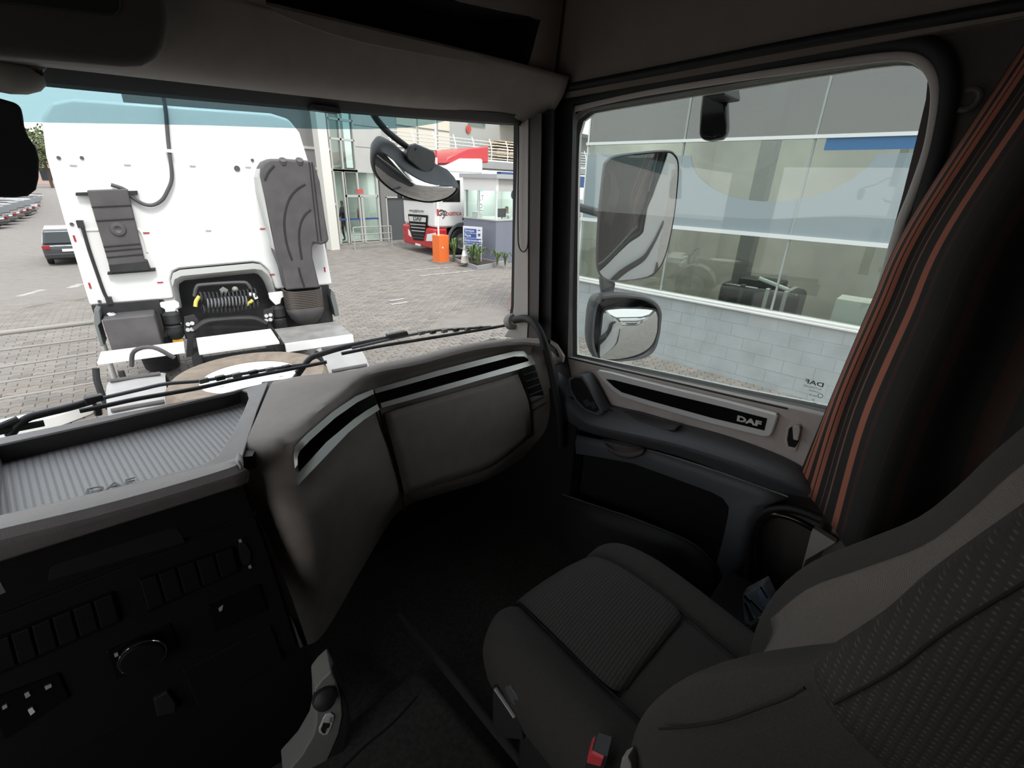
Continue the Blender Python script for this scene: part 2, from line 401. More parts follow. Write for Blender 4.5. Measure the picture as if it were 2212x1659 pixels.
# overhead shelf
sh = thing('overhead_shelf', 'dark taupe overhead storage shelf spanning the cab above the windshield', 'shelf', R(.2, 1.05, .4))
rows = []
prof = ((1.215, .158), (1.185, .150), (1.15, .155), (1.115, .172), (1.085, .200), (1.06, .235), (1.045, .275))
def prow(prof):
    return [[R(x, y - .06 * max(0, (x - .9) / .4) ** 2, z + .045 * (x - .1) / 1.25 - .022 * max(0, (x - .9) / .4) ** 2) for x in (-.95, -.5, 0, .3, .6, .9, 1.1, 1.22, 1.30)] for y, z in prof]
MB().surf(prow(prof), 3, 3).build('lip', m_taupe, sh, 'rounded lower lip', smooth=True, solid=.01)
m_frame = M('frame_moulding', (.60, .58, .55), .5, bump=.2, bscale=900)
fp, fn = R(0, 1.045, .275), Vector((0, 1, .10))
def onf(px, py, off=0): return AP(px, py, fp - fn.normalized() * off, fn)
hole = [onf(*p) for p in ((575, -60), (574, 8), (590, 24), (640, 46), (720, 74), (800, 95), (900, 114), (1000, 131), (1090, 146), (1125, 150), (1140, 143), (1150, 110), (1160, 70), (1168, 42), (1150, 34), (1080, 20), (1000, 2), (930, -25), (800, -60), (680, -60))]
hole = [p + Vector((0, 0, 0)) for p in hole]
def frect(loop, x0, x1, z0, z1):
    cx = sum(p.x for p in loop) / len(loop); cz = sum(p.z for p in loop) / len(loop); out = []
    for p in loop:
        dx, dz = p.x - cx, p.z - cz; t = 1e9
        if dx: t = min(t, ((x1 if dx > 0 else x0) - cx) / dx)
        if dz: t = min(t, ((z1 if dz > 0 else z0) - cz) / dz)
        out.append([cx + dx * t, cz + dz * t])
    for c in ((x0, z0), (x0, z1), (x1, z0), (x1, z1)):
        i = min(range(len(out)), key=lambda k: (out[k][0] - c[0]) ** 2 + (out[k][1] - c[1]) ** 2); out[i] = list(c)
    pts = []
    for x, z in out:
        zz = z + .045 * (x - .1) / 1.25 * max(0, 1 - (z - 2.97) / .5)
        pts.append(Vector((x, fp.y - (zz - fp.z) * .10, zz)))
    return pts
MB().ring(frect(hole, -.95, 1.30, 2.97, 3.66), hole, (0, .012, 0)).build('face', m_taupe, sh)
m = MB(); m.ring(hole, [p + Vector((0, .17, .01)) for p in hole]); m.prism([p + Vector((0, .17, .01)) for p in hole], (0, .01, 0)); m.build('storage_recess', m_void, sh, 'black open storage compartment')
pad = [onf(px, py, .03) for px, py in ((-80, -40), (355, -40), (366, 30), (366, 70), (358, 104), (340, 128), (310, 142), (270, 144), (120, 131), (0, 121), (-80, 116))]
MB().prism(pad, (0, .05, .0)).build('console_panel', m_taupe_dk, sh, 'darker rounded overhead console panel', bevel=.012, seg=3)
lid = [onf(px, py, .034) for px, py in ((-80, -40), (250, -40), (262, 0), (262, 22), (250, 34), (228, 33), (100, 18), (0, 6), (-80, 0))]
MB().prism(lid, (0, .02, .0)).build('console_lid', m_black, sh, bevel=.003)
q = onws(10, 165, -.12); m = MB(); m.sphere(q, .045, 14, (1.1, .8, .55)); m.build('reading_lamp', m_gray, sh, smooth=True)
m = MB(); m.prism([onws(px, py, -.13) for px, py in ((-40, 128), (60, 132), (105, 140), (100, 152), (60, 158), (-40, 156))], (0, .05, 0)); m.build('lamp_housing', m_taupe, sh, bevel=.006)
m = MB(); m.prism([onws(px, py, -.135) for px, py in ((66, 155), (92, 152), (94, 163), (68, 167))], (0, .01, 0)); m.build('latch', m_black, sh)

# side wall above the passenger door
trim_1 = struct('trim_1', MB().prism([R(1.33, 1.08, .245), R(1.33, -1.25, .36), R(1.30, -1.25, .95), R(1.30, 1.08, .95)], (.05, 0, 0)), m_head, 'taupe fabric upper side panel above the passenger door', 'panel')
def looptube(px, x, r, mat, name, par, n=10, span=4, closed=False, flat=1.0, label=None):
    return MB().tube(cr([AX(*p, x) for p in px], span, closed), r, n, closed, flat, up=(1, 0, 0)).build(name, mat, par, label, smooth=True)
looptube([(1215, 192), (1400, 157), (1700, 99), (2000, 46), (2240, 3)], 1.325, .011, m_rubber, 'groove', trim_1)
looptube([(1215, 208), (1400, 172), (1600, 134), (1800, 100), (2000, 66), (2240, 26)], 1.345, .007, m_taupe, 'bead', trim_1)
struct('trim_2', MB().tube(cr([AX(*p, 1.352) for p in ((1214, 226), (1400, 184), (1600, 148), (1800, 112), (1925, 94), (1995, 98), (2036, 128), (2049, 190), (2034, 290), (2000, 420), (1950, 600), (1890, 820))], 4), .017, 12, flat=.7, up=(1, 0, 0)), m_rubber, 'black rubber door seal around the passenger door opening', 'seal', smooth=True)
struct('trim_8', MB().tube(cr([AX(*p, 1.352) for p in ((1187, 770), (1186, 600), (1185, 420), (1184, 320), (1188, 278), (1200, 254), (1222, 242), (1273, 226), (1360, 206), (1460, 188), (1646, 159), (1833, 133), (1900, 124), (1950, 121), (1980, 127), (2003, 144), (2018, 170), (2023, 205), (2018, 260), (2004, 327), (1975, 411), (1940, 500), (1900, 640))], 4), .0095, 12, flat=.8, up=(1, 0, 0)), m_frame, 'grey moulding strip framing the passenger window', 'moulding', smooth=True)
# panel behind the window, towards the bunk
struct('trim_3', MB().prism([R(1.34, .02, -1.3), R(1.34, -1.25, -1.3), R(1.34, -1.25, .36), R(1.34, -.02, .30), R(1.34, .02, .2)], (.05, 0, 0)), m_taupe, 'taupe pillar panel behind the passenger window', 'panel')
m = MB(); q = AX(2090, 215, 1.335); m.tube([q + Vector((0, .017 * math.cos(a), .017 * math.sin(a))) for a in [PI * .35 + PI * 1.3 * k / 12 for k in range(13)]], .006, 8)
hook = m.build('curtain_hook', m_taupe_dk, None, smooth=True); tag(hook, 'small curved curtain hook on the pillar behind the window', 'hook')

# window 2: passenger side pane
w2 = struct('window_2', MB().prism([p + Vector((.022, 0, 0)) for p in loop], (.004, 0, 0)), m_glass_sd, 'side window pane of the passenger door', 'window')
m_etch = M('etched_mark', (.10, .13, .13), .6)
def wtext(s, px, py, size, wide=1.0, bold=0):
    return text('etched_lettering', s, m_etch, w2, AX(px, py, 1.394), (0, 1, 0.0), (0, 0, 1), size, wide, .0004, bold)   # made to be read from outside
wtext('DAF', 1779, 837, .0165, 1.45, .02); wtext('AUTOGLASS', 1774, 844, .0075); wtext('TEMPERED', 1770, 850, .0055); wtext('43R 00', 1764, 858, .006); wtext('E4', 1759, 866, .0065); wtext('9001', 1763, 873, .005)
m = MB(); q = AX(1772, 855, 1.394); m.ring([q + Vector((0, .0065 * math.cos(a), .0065 * math.sin(a))) for a in [k * PI / 8 for k in range(16)]], [q + Vector((0, .005 * math.cos(a), .005 * math.sin(a))) for a in [k * PI / 8 for k in range(16)]], (-.0004, 0, 0)); m.build('etched_ring', m_etch, w2)

# windshield pillar on the passenger side
def bar(px, x, vec=(.06, .04, 0)): return MB().prism([AX(*p, x) for p in px], vec)
trim_4 = struct('trim_4', bar([(1120, 250), (1142, 252), (1141, 690), (1139, 735), (1088, 728), (1104, 705), (1110, 660), (1112, 500)], 1.245), M('pillar_light', (.46, .43, .41), .6, bump=.2, bscale=900), 'light taupe pillar cover beside the windshield', 'pillar', bevel=.004)
bar([(1110, 250), (1121, 250), (1113, 500), (1111, 660), (1104, 706), (1096, 712), (1104, 660), (1107, 500)], 1.26, (.03, .02, 0)).build('glass_edge', m_rubber, trim_4)
bar([(1142, 245), (1170, 245), (1162, 760), (1139, 735)], 1.25).build('pillar_side', m_taupe_dk, trim_4)
bar([(1166, 240), (1196, 235), (1188, 775), (1158, 770)], 1.275).build('pillar_seal', m_rubber, trim_4)
bar([(1186, 230), (1238, 225), (1226, 790), (1182, 785)], 1.335, (.05, .02, 0)).build('pillar_return', m_black, trim_4)
# pull cord of the sun blind
c = [AX(*p, 1.232) for p in ((1120, 258), (1120, 320), (1119, 420), (1119, 500), (1121, 532), (1130, 544), (1139, 534), (1141, 500), (1142, 400), (1143, 300), (1143, 256))]
cord = MB().tube(cr(c, 4), .0022, 8).build('blind_cord', m_rubber, None, smooth=True); tag(cord, 'thin black pull cord hanging in a loop on the windshield pillar', 'cord')
m = MB(); m.lathe(AX(1121, 262, 1.228), [(.0, -.012), (.006, -.012), (.007, 0), (.005, .014), (0, .016)], n=12); m.build('cord_clip', m_rubber, cord, smooth=True)

# ================================================================ DASHBOARD
dash = thing('dashboard', 'taupe grey dashboard with perforated tray, silver trim and dark switch console', 'dashboard', R(.3, 1.0, -.6))
FA, FB = (-.12, .93), (.205, .87)                    # plan line of the switch console
L0a, La, Lb, Rc = (.205, .874), (.306, .876), (.628, 1.072), (1.218, .979)
def af(px, py, off=0): return AV(px, py, FA, FB, off)
def ap(px, py, off=0): return AV(px, py, La, Lb, off) if px < 817 else AV(px, py, Lb, Rc, off)
inner = [(-60, 972), (0, 960), (250, 905), (480, 850), (515, 840), (533, 846), (537, 860), (525, 890), (500, 940), (470, 985), (440, 1003), (240, 1055), (0, 1112), (-60, 1127)]
outer = [(-60, 957), (0, 945), (255, 893), (500, 847), (560, 830), (580, 824), (572, 845), (556, 885), (538, 940), (524, 985), (490, 1008), (245, 1070), (0, 1128), (-60, 1143)]
Li = [AZ(*p, -.505) for p in inner]; Lo = [AZ(*p, -.503) for p in outer]
MB().ring(Lo, Li, (0, 0, -.006)).build('tray_rim', m_dash, dash, bevel=.002)
MB().ring([p + Vector((0, 0, -.004)) for p in Li], [p + Vector((0, 0, -.065)) for p in Li]).build('tray_wall', m_black, dash, 'inner wall of the tray, its shade painted black')  # plain black carries the shade inside the tray
ext = [Vector((p.x - .5, p.y, p.z)) if i in (0, 1, 12, 13) and False else p for i, p in enumerate(Li)]
MB().prism([p + Vector((0, 0, -.040)) for p in Li], (0, 0, -.01)).build('perforated_mat', m_mat, dash, 'perforated grey tray mat')
MB().prism([R(-.95, 1.34, -.51), R(-.10, 1.34, -.51), R(-.12, .93, -.51), R(-.95, .80, -.51)], (0, 0, -.1)).build('driver_side_top', m_dash, dash)
m_emb = M('embossed_grey', (.11, .11, .112), .5)
o0 = AZ(180, 1072, -.5415)
text('embossed_lettering', 'DAF', m_emb, dash, o0, AZ(275, 1048, -.5415) - o0, AZ(170, 1030, -.5415) - o0, .033, 1.2, .0012, .0)
a, b_ = AZ(165, 1082, -.542), AZ(285, 1051, -.542)
MB().tube([a, b_], .0012, 6).build('emboss_line', m_emb, dash)
rows = [[AZ(*p, -.503) for p in ((-60, 1143), (0, 1128), (245, 1070), (490, 1008), (524, 985))],
        [af(*p, .050) for p in ((-60, 1168), (0, 1152), (250, 1090), (495, 1018), (526, 1000))],
        [af(*p, .032) for p in ((-60, 1195), (0, 1178), (255, 1105), (500, 1030), (526, 1018))],
        [af(*p, .004) for p in ((-60, 1218), (0, 1200), (258, 1120), (500, 1045), (525, 1036))]]
MB().surf(rows, 4, 4).build('padded_edge', m_dash, dash, smooth=True, solid=.01)
# switch console
con = MB().prism([af(*p) for p in ((-90, 1215), (525, 1030), (552, 1105), (586, 1180), (630, 1290), (674, 1420), (682, 1520), (640, 1700), (-90, 1900))], (0, .05, 0)).build('console_body', m_cons, dash)
def slab(px, off, name, mat, par, label=None, bevel=.002, depth=.012):
    return MB().prism([af(*p, off) for p in px], (.0018 * depth / .012, depth, 0)).build(name, mat, par, label, bevel=bevel)
slab([(-80, 1226), (523, 1043), (547, 1107), (-80, 1347)], .004, 'upper_panel', m_cons, con)
slab([(104, 1256), (106, 1232), (118, 1220), (360, 1144), (382, 1141), (392, 1150), (402, 1172)], .0052, 'pocket', m_void, con, depth=.004)
slab([(-80, 1360), (550, 1117), (577, 1190), (612, 1300), (640, 1395), (350, 1530), (-80, 1740)], .004, 'lower_panel', m_cons, con)
def quadpx(q, u, v):
    a = (q[0][0] + (q[1][0] - q[0][0]) * u, q[0][1] + (q[1][1] - q[0][1]) * u); b2 = (q[3][0] + (q[2][0] - q[3][0]) * u, q[3][1] + (q[2][1] - q[3][1]) * u)
    return (a[0] + (b2[0] - a[0]) * v, a[1] + (b2[1] - a[1]) * v)
def bank(q, n, par):
    f = slab(q, .007, 'switch_bank', m_gloss, par)
    for i in range(n):
        u0, u1 = (i + .06) / n, (i + .94) / n
        slab([quadpx(q, u0, .08), quadpx(q, u1, .08), quadpx(q, u1, .92), quadpx(q, u0, .92)], .011, 'switch', m_switch, f, depth=.008)
    return f
bank(((298, 1252), (503, 1180), (518, 1236), (320, 1326)), 5, con)
bank(((-25, 1386), (243, 1278), (262, 1345), (-5, 1462)), 6, con)
slab([(448, 1312), (560, 1264), (577, 1318), (466, 1368)], .008, 'radio', m_gloss, con)
ku = slab([(230, 1408), (368, 1348), (388, 1402), (252, 1470)], .007, 'climate_panel', m_gloss, con)
nF = -(Vector((FB[1] - FA[1], FA[0] - FB[0], 0)).normalized()); nF = nF if nF.y < 0 else -nF
kc = af(308, 1411, .012)
m = MB(); m.lathe(kc, [(.034, .0), (.034, .012), (.032, .016), (0, .017)], nF, 28); m.build('climate_knob', m_switch, con, smooth=True)
m = MB(); u1, w1 = nF.orthogonal().normalized(), nF.cross(nF.orthogonal().normalized())
m.tube([kc + nF * .010 + (u1 * math.cos(t) + w1 * math.sin(t)) * .0355 for t in [2 * PI * k / 40 for k in range(40)]], .0013, 6, True); m.build('knob_ring', m_chrome, con, 'thin chrome ring', smooth=True)
low_ = slab([(-20, 1512), (126, 1456), (150, 1508), (8, 1600)], .008, 'key_panel', m_gloss, con)
m_sym = M('printed_symbol', (.45, .45, .45), .5)
for q in (((60, 1535), (70, 1529), (76, 1538), (66, 1546)),): slab(q, .0105, 'symbol', m_letter, con, depth=.002, bevel=0)
for q in (((52, 1500), (62, 1495), (66, 1503), (56, 1509)), ((96, 1484), (110, 1478), (112, 1484), (99, 1491)), ((4, 1528), (14, 1522), (16, 1528), (6, 1534)), ((472, 1316), (482, 1308), (480, 1318), (474, 1322)),
          ((304, 1402), (309, 1400), (311, 1405), (306, 1407)), ((246, 1413), (254, 1410), (256, 1417), (248, 1420)), ((262, 1450), (268, 1447), (270, 1452), (264, 1455)), ((515, 1167), (521, 1165), (523, 1171), (517, 1173)), ((536, 1224), (542, 1221), (544, 1227), (538, 1229))):
    slab(q, .0165 if q[0][0] == 304 else .0105, 'symbol', m_sym, con, depth=.002, bevel=0)
slab([(515, 1178), (530, 1172), (543, 1192), (542, 1216), (528, 1222), (518, 1205)], .007, 'key_slot', m_void, con, depth=.004)
slab([(395, 1450), (585, 1352), (612, 1425), (430, 1530)], .008, 'drawer_front', m_switch, con)
slab([(332, 1512), (362, 1495), (380, 1520), (378, 1540), (340, 1548)], .012, 'drawer_catch', m_rubber, con)
# socket pillar at the foot of the console
PA, PB = (.12, .76), (.42, .66)
def pp(px, py, off=0): return AV(px, py, PA, PB, off)
soc = MB().prism([pp(*p) for p in ((716, 1450), (728, 1475), (738, 1510), (741, 1545), (733, 1585), (716, 1625), (690, 1680), (610, 1680), (650, 1635), (676, 1590), (683, 1560), (682, 1520), (680, 1490), (695, 1470))], (.02, .06, 0)).build('socket_bracket', m_gray, dash, 'pale grey bracket with a power socket', bevel=.004)
MB().prism([pp(*p, -.002) for p in ((718, 1452), (740, 1490), (754, 1530), (756, 1570), (745, 1620), (725, 1690), (690, 1690), (716, 1625), (733, 1585), (741, 1545), (738, 1510))], (.02, .07, 0)).build('bracket_side', m_black, dash, bevel=.004)
nP = Vector((PB[1] - PA[1], PA[0] - PB[0], 0)).normalized(); nP = nP if nP.y < 0 else -nP
m = MB(); m.lathe(pp(700, 1503, 0), [(.024, 0), (.025, .012), (.022, .022), (.012, .028), (0, .029)], nP + Vector((0, 0, .5)), 20); m.build('socket_cap', m_black, soc, smooth=True)
pc = [(698, 1588), (691, 1583), (690, 1574), (699, 1552), (705, 1543), (714, 1540), (721, 1545), (721, 1554), (713, 1577), (707, 1586)]
lab = MB().prism([pp(*p, .002) for p in pc], (0, .003, 0)).build('voltage_label', m_letter, soc, 'white rounded 24V label')
MB().prism([pp(*p, .0032) for p in ((697, 1584), (693, 1577), (699, 1562), (713, 1564), (707, 1579), (702, 1585))], (0, .001, 0)).build('label_band', m_black, lab)
t0 = pp(718, 1561, .0045); text('label_print', '24V', m_black, lab, t0, pp(722, 1541, .0045) - t0, pp(700, 1556, .0045) - t0, .012, 1, .0003)
t0 = pp(709, 1582, .0045); text('label_print', '10A', m_letter, lab, t0, pp(713, 1567, .0045) - t0, pp(696, 1578, .0045) - t0, .009, 1, .0003)

# passenger side pod
B = [AZ(px, py, z) for px, py, z in ((590, 824, -.495), (650, 812, -.49), (740, 803, -.482), (815, 788, -.475), (900, 770, -.47), (1010, 744, -.468), (1110, 732, -.468), (1160, 732, -.472))]
A = [p + Vector((.005, .05, -.10)) for p in B]
Cc = [AZ(px, py, z) for px, py, z in ((557, 895, -.497), (628, 882, -.487), (715, 845, -.48), (810, 806, -.474), (905, 787, -.470), (1020, 757, -.470), (1120, 744, -.472), (1168, 748, -.478))]
def s0(px, py, off=0): return AV(px, py, L0a, La, off)
D = [AZ(530, 965, -.508)] + [ap(px, py, .004) for px, py in ((630, 955), (714, 884), (804, 834), (905, 806), (1025, 774), (1132, 753), (1178, 765))]
E_ = [AY(528, 1040, .915)] + [ap(px, py, 0) for px, py in ((645, 1052), (735, 962), (822, 887), (915, 857), (1035, 822), (1160, 797), (1190, 812))]
F_ = [AY(545, 1112, .92)] + [ap(px, py, .025) for px, py in ((668, 1130), (760, 1042), (850, 985), (945, 940), (1065, 905), (1158, 880), (1200, 880))]
G_ = [AY(592, 1222, .90)] + [ap(px, py, 0) for px, py in ((690, 1230), (775, 1132), (868, 1070), (960, 1040), (1060, 1010), (1150, 945), (1205, 940))]
H_ = [AY(648, 1400, .84)] + [ap(px, py, -.10) for px, py in ((702, 1365), (790, 1215), (862, 1105), (950, 1068), (1055, 1035), (1150, 978), (1205, 965))]
MB().surf([A, B, Cc, D, E_, F_, G_, H_], 5, 4).build('passenger_pod', m_taupe, dash, 'rounded taupe pod in front of the passenger', smooth=True)
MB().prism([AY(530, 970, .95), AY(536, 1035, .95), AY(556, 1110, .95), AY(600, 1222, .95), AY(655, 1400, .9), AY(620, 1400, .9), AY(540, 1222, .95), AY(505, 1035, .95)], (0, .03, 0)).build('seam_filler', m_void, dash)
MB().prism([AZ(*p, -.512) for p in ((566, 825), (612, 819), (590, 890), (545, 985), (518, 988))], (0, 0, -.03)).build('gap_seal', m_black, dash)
# glovebox lid
def lidrow(px, off): return [ap(x, y, off) for x, y in px]
lidr = [lidrow(((828, 893), (915, 866), (1025, 835), (1117, 808)), .010), lidrow(((853, 985), (945, 943), (1060, 908), (1140, 872)), .034), lidrow(((873, 1066), (960, 1040), (1060, 1006), (1146, 940)), .012)]
MB().surf(lidr, 5, 5).build('glovebox_lid', m_taupe, dash, 'glovebox lid', smooth=True, solid=.006)
MB().tube(cr([ap(818, 884, .012), ap(850, 985, .034), ap(868, 1066, .012), ap(873, 1110, -.02)], 5), .0035, 8).build('lid_seam', m_void, dash, smooth=True)
MB().tube(cr([ap(1121, 803, .016), ap(1146, 872, .034), ap(1150, 940, .012)], 5), .003, 8).build('lid_seam', m_void, dash, smooth=True)
# silver framed inlay
oL = [(806, 841), (769, 855.5), (719, 889), (662, 938), (637, 964), (634, 985), (637, 1012), (644, 1048), (692, 998), (752, 935), (786, 907), (820, 885)]
iL = [(808, 850.5), (772, 869), (725, 902), (669, 952), (648, 974), (643, 986), (643, 1004), (646, 1020), (705, 955), (765, 905), (791, 887), (815, 873)]
oR = [(809, 840), (951, 799), (1040, 776), (1110, 759), (1132, 758), (1147, 768), (1157, 786), (1117, 799), (1040, 820), (951, 846), (825, 881)]
iR = [(811, 850), (951, 811), (1040, 788), (1110, 770), (1132, 770), (1141, 775), (1142, 780), (1084, 796), (1040, 809), (951, 834), (822, 871)]
for o_, i_, nm in ((oL, iL, 'L'), (oR, iR, 'R')):
    f = (lambda p, o: AV(*p, La, Lb, o)) if nm == 'L' else (lambda p, o: AV(*p, Lb, Rc, o))
    k = 1 if nm == 'L' else 1
    low_i = 7 if nm == 'L' else 6
    lift = .011 if nm == 'L' else 0
    oo = [lift + .019 if i < low_i else lift + .028 for i in range(len(o_))]; io = [lift + .026 if i < low_i else lift + .019 for i in range(len(o_))]
    MB().grid([[f(p, .0) for p in o_], [f(p, o) for p, o in zip(o_, oo)], [f(p, o) for p, o in zip(i_, io)], [f(p, lift + .008) for p in i_]]).build('silver_frame', m_silver, dash, 'satin silver trim frame', smooth=True)
    h = len(i_) // 2
    fl = (lambda p: AV(*p, La, Lb, .027)) if nm == 'L' else (lambda p: AV(*p, Lb, Rc, .016))
    MB().prism([fl(p) for p in i_], (0, .008, 0)).build('gloss_inlay', m_gloss, dash, 'glossy black inlay')
# side vent and demister
vent = MB().prism([ap(*p, .020) for p in ((1124, 798), (1156, 790), (1184, 880), (1180, 895), (1152, 902))], (0, .01, 0)).build('side_vent', m_rubber, dash, 'black slatted air vent', bevel=.002)
for i in range(6):
    t = (i + .7) / 6.6; a = ap(1128 + 26 * t, 800 + 98 * t, .026); c_ = ap(1156 + 25 * t, 793 + 90 * t, .026)
    MB().tube([a, c_], .0035, 6).build('slat', m_black, vent)
dm = MB().prism([AX(*p, 1.275) for p in ((1150, 742), (1158, 728), (1180, 729), (1200, 742), (1216, 768), (1214, 782), (1196, 790))], (.03, .01, -.012)).build('demister_panel', m_taupe, dash, bevel=.004)
for i in range(4):
    t = i / 3; MB().tube(cr([AX(1172 + 10 * t, 738 + 14 * t, 1.272), AX(1186 + 8 * t, 744 + 14 * t, 1.272), AX(1200 + 5 * t, 756 + 13 * t, 1.272)], 3), .004, 6).build('slat', m_black, dm)

# grab handle on the pillar
gh = thing('grab_handle', 'black curved grab handle from the windshield pillar down beside the dashboard', 'handle', AX(1160, 780, 1.2))
path = [AX(1112, 691, 1.235), AX(1135, 688, 1.215), AX(1156, 700, 1.205), AX(1174, 735, 1.20), AX(1189, 790, 1.20), AX(1200, 850, 1.205), AX(1208, 905, 1.215), AX(1212, 965, 1.24)]
MB().tube(cr(path, 5), .0135, 14).build('rail', m_rubber, gh, smooth=True)
m = MB(); m.lathe(AX(1108, 694, 1.245), [(.030, -.02), (.030, .004), (.025, .012), (.016, .014)], AX(1135, 688, 1.215) - AX(1108, 694, 1.245), 18); m.build('collar', m_gray, gh, smooth=True)

# ================================================================ PASSENGER DOOR
door = MB()
door.prism([AX(*p, 1.335) for p in ((1190, 770), (1232, 775), (1350, 803), (1480, 831), (1600, 858), (1733, 887), (1810, 906), (1780, 1040), (1722, 1030), (1640, 1000), (1473, 940), (1388, 915), (1290, 890), (1215, 860))], (.03, 0, 0))
door = struct('door_1', door, m_door, 'taupe passenger door trim with silver inlay and dark armrest', 'door', bevel=.005)
MB().tube([AX(*p, 1.337) for p in ((1228, 773), (1300, 790), (1408, 815), (1490, 834), (1570, 853), (1640, 869), (1702, 883))], .0032, 8).build('weather_strip', m_rubber, door)
MB().prism([AX(*p, 1.325) for p in ((1150, 760), (1225, 778), (1236, 830), (1225, 960), (1190, 960))], (.03, .02, 0)).build('front_edge', m_black, door)
so = [(1287.4, 804), (1293, 799), (1317, 803.5), (1440, 835), (1570, 866), (1676, 893.5), (1681, 899), (1668, 936), (1662, 943.5), (1649, 944.6), (1538, 917), (1408, 879.5), (1339.5, 857), (1322, 844), (1303, 824)]
si = [(1308.6, 819), (1326.5, 821), (1457, 854), (1570.6, 881.5), (1657, 904), (1651, 930), (1538, 903), (1408, 867), (1343, 847.5), (1326.5, 836)]
fr = MB().prism([AX(*p, 1.320) for p in so], (.016, 0, 0)).build('silver_frame', m_silver, door, 'satin silver inlay frame', bevel=.006, seg=3)
inl = MB().prism([AX(*p, 1.3185) for p in si], (.002, 0, 0)).build('gloss_inlay', m_gloss, door, 'glossy black inlay')
t0 = AX(1591, 908, 1.3175)
text('raised_lettering', 'DAF', m_silver, inl, t0, AX(1643, 921.5, 1.3175) - t0, (0, 0, 1), .0225, 1.52, .0015, .045)
MB().prism([AX(*p, 1.331) for p in ((1704, 976), (1695, 956), (1698, 925), (1712, 912), (1727, 914), (1733, 922), (1729, 952), (1720, 975))], (.006, 0, 0)).build('handle_surround', m_door, door, bevel=.003)
MB().prism([AX(*p, 1.329) for p in ((1703, 964), (1700, 950), (1704, 926), (1714, 919), (1727, 920), (1730, 926), (1725, 955), (1717, 967))], (.004, 0, 0)).build('handle_recess', m_void, door)
MB().prism([AX(*p, 1.318) for p in ((1711, 922), (1716, 918), (1727, 921), (1729, 929), (1724, 953), (1713, 950))], (.008, 0, 0)).build('door_handle', m_door, door, bevel=.003, seg=3)
# armrest
r1 = [AX(px, py, 1.334) for px, py in ((1205, 800), (1300, 868), (1388, 893), (1473, 918), (1571, 945), (1668, 980), (1722, 1006), (1760, 1030))]
r2 = [AX(px, py, x) for px, py, x in ((1212, 850, 1.27), (1275, 903, 1.25), (1400, 934, 1.245), (1473, 951, 1.245), (1571, 980, 1.245), (1668, 1013, 1.25), (1722, 1034, 1.26), (1758, 1052, 1.28))]
r3 = [AX(px, py, x) for px, py, x in ((1216, 882, 1.26), (1279, 920, 1.238), (1396, 948, 1.232), (1473, 967, 1.232), (1571, 998, 1.232), (1668, 1033, 1.237), (1735, 1055, 1.25), (1765, 1068, 1.28))]
r4 = [AX(px, py, 1.29) for px, py in ((1222, 918), (1285, 936), (1392, 963), (1473, 985), (1571, 1020), (1668, 1056), (1742, 1074), (1768, 1080))]
MB().surf([r1, r2, r3, r4], 4, 5).build('armrest', m_anth, door, 'dark grey armrest', smooth=True, solid=.006)
r1b = [p + (q - p) * .12 + Vector((-.004, 0, .006)) for p, q in zip(r1, r2)]
pod = MB().prism([AX(*p, 1.262) for p in ((1226, 818), (1240, 811), (1257, 811), (1270, 830), (1286, 862), (1303, 892), (1292, 900), (1264, 890), (1241, 868), (1228, 842))], (.06, 0, -.004)).build('switch_pod', m_anth, door, bevel=.006, seg=3)
MB().prism([AX(*p, 1.258) for p in ((1232, 822), (1242, 816), (1254, 817), (1267, 836), (1281, 864), (1293, 886), (1286, 891), (1264, 882), (1246, 863), (1234, 840))], (.006, 0, 0)).build('switch_face', m_void, pod)
for q in (((1258, 866), (1270, 862), (1277, 876), (1266, 880)), ((1272, 870), (1281, 868), (1288, 881), (1280, 884))):
    MB().prism([AX(*p, 1.254) for p in q], (.004, 0, 0)).build('window_switch', m_black, pod, bevel=.0015)
MB().prism([AX(*p, 1.30) for p in ((1302, 889), (1318, 886), (1334, 892), (1350, 903), (1352, 911), (1335, 912), (1312, 906))], (.012, 0, -.002)).build('cup_recess', m_void, door, bevel=.003)
MB().surf([[AX(*p, 1.318) for p in ((1346, 888), (1380, 894), (1430, 908), (1474, 919))], [AX(*p, 1.285) for p in ((1352, 906), (1384, 909), (1432, 918), (1468, 922))], [AX(*p, 1.268) for p in ((1358, 917), (1388, 921), (1430, 928), (1458, 931))]], 4, 4).build('tray_recess', m_black, door, 'shallow dark tray', smooth=True, solid=.003)
# lower door
bo = [(1205, 930), (1294, 949), (1396, 971), (1470, 993), (1552, 1020), (1640, 1051), (1702, 1074), (1655, 1092), (1628, 1122), (1618, 1165), (1612, 1216), (1592, 1268), (1535, 1300)]
bi = [(1205, 972), (1294, 985), (1368, 999), (1430, 1021), (1490, 1043), (1536, 1060), (1563, 1074), (1577, 1094), (1576, 1112), (1566, 1160), (1549, 1222), (1530, 1250), (1500, 1270)]
MB().grid([[AX(*p, 1.283) for p in bo], [AX(p[0] * .55 + q[0] * .45, p[1] * .55 + q[1] * .45, 1.277) for p, q in zip(bo, bi)], [AX(*p, 1.288) for p in bi], [AX(p[0], p[1], 1.335) for p in bi]]).build('lower_bezel', m_anth, door, 'slate grey lower door frame', smooth=True, solid=.004)
MB().tube(cr([AX(*p, 1.284) for p in ((1396, 971), (1470, 992), (1552, 1019), (1640, 1050), (1702, 1073))], 4), .0025, 6).build('edge_highlight', m_gray, door)  # paler tube painted in as the highlight on the frame's top edge
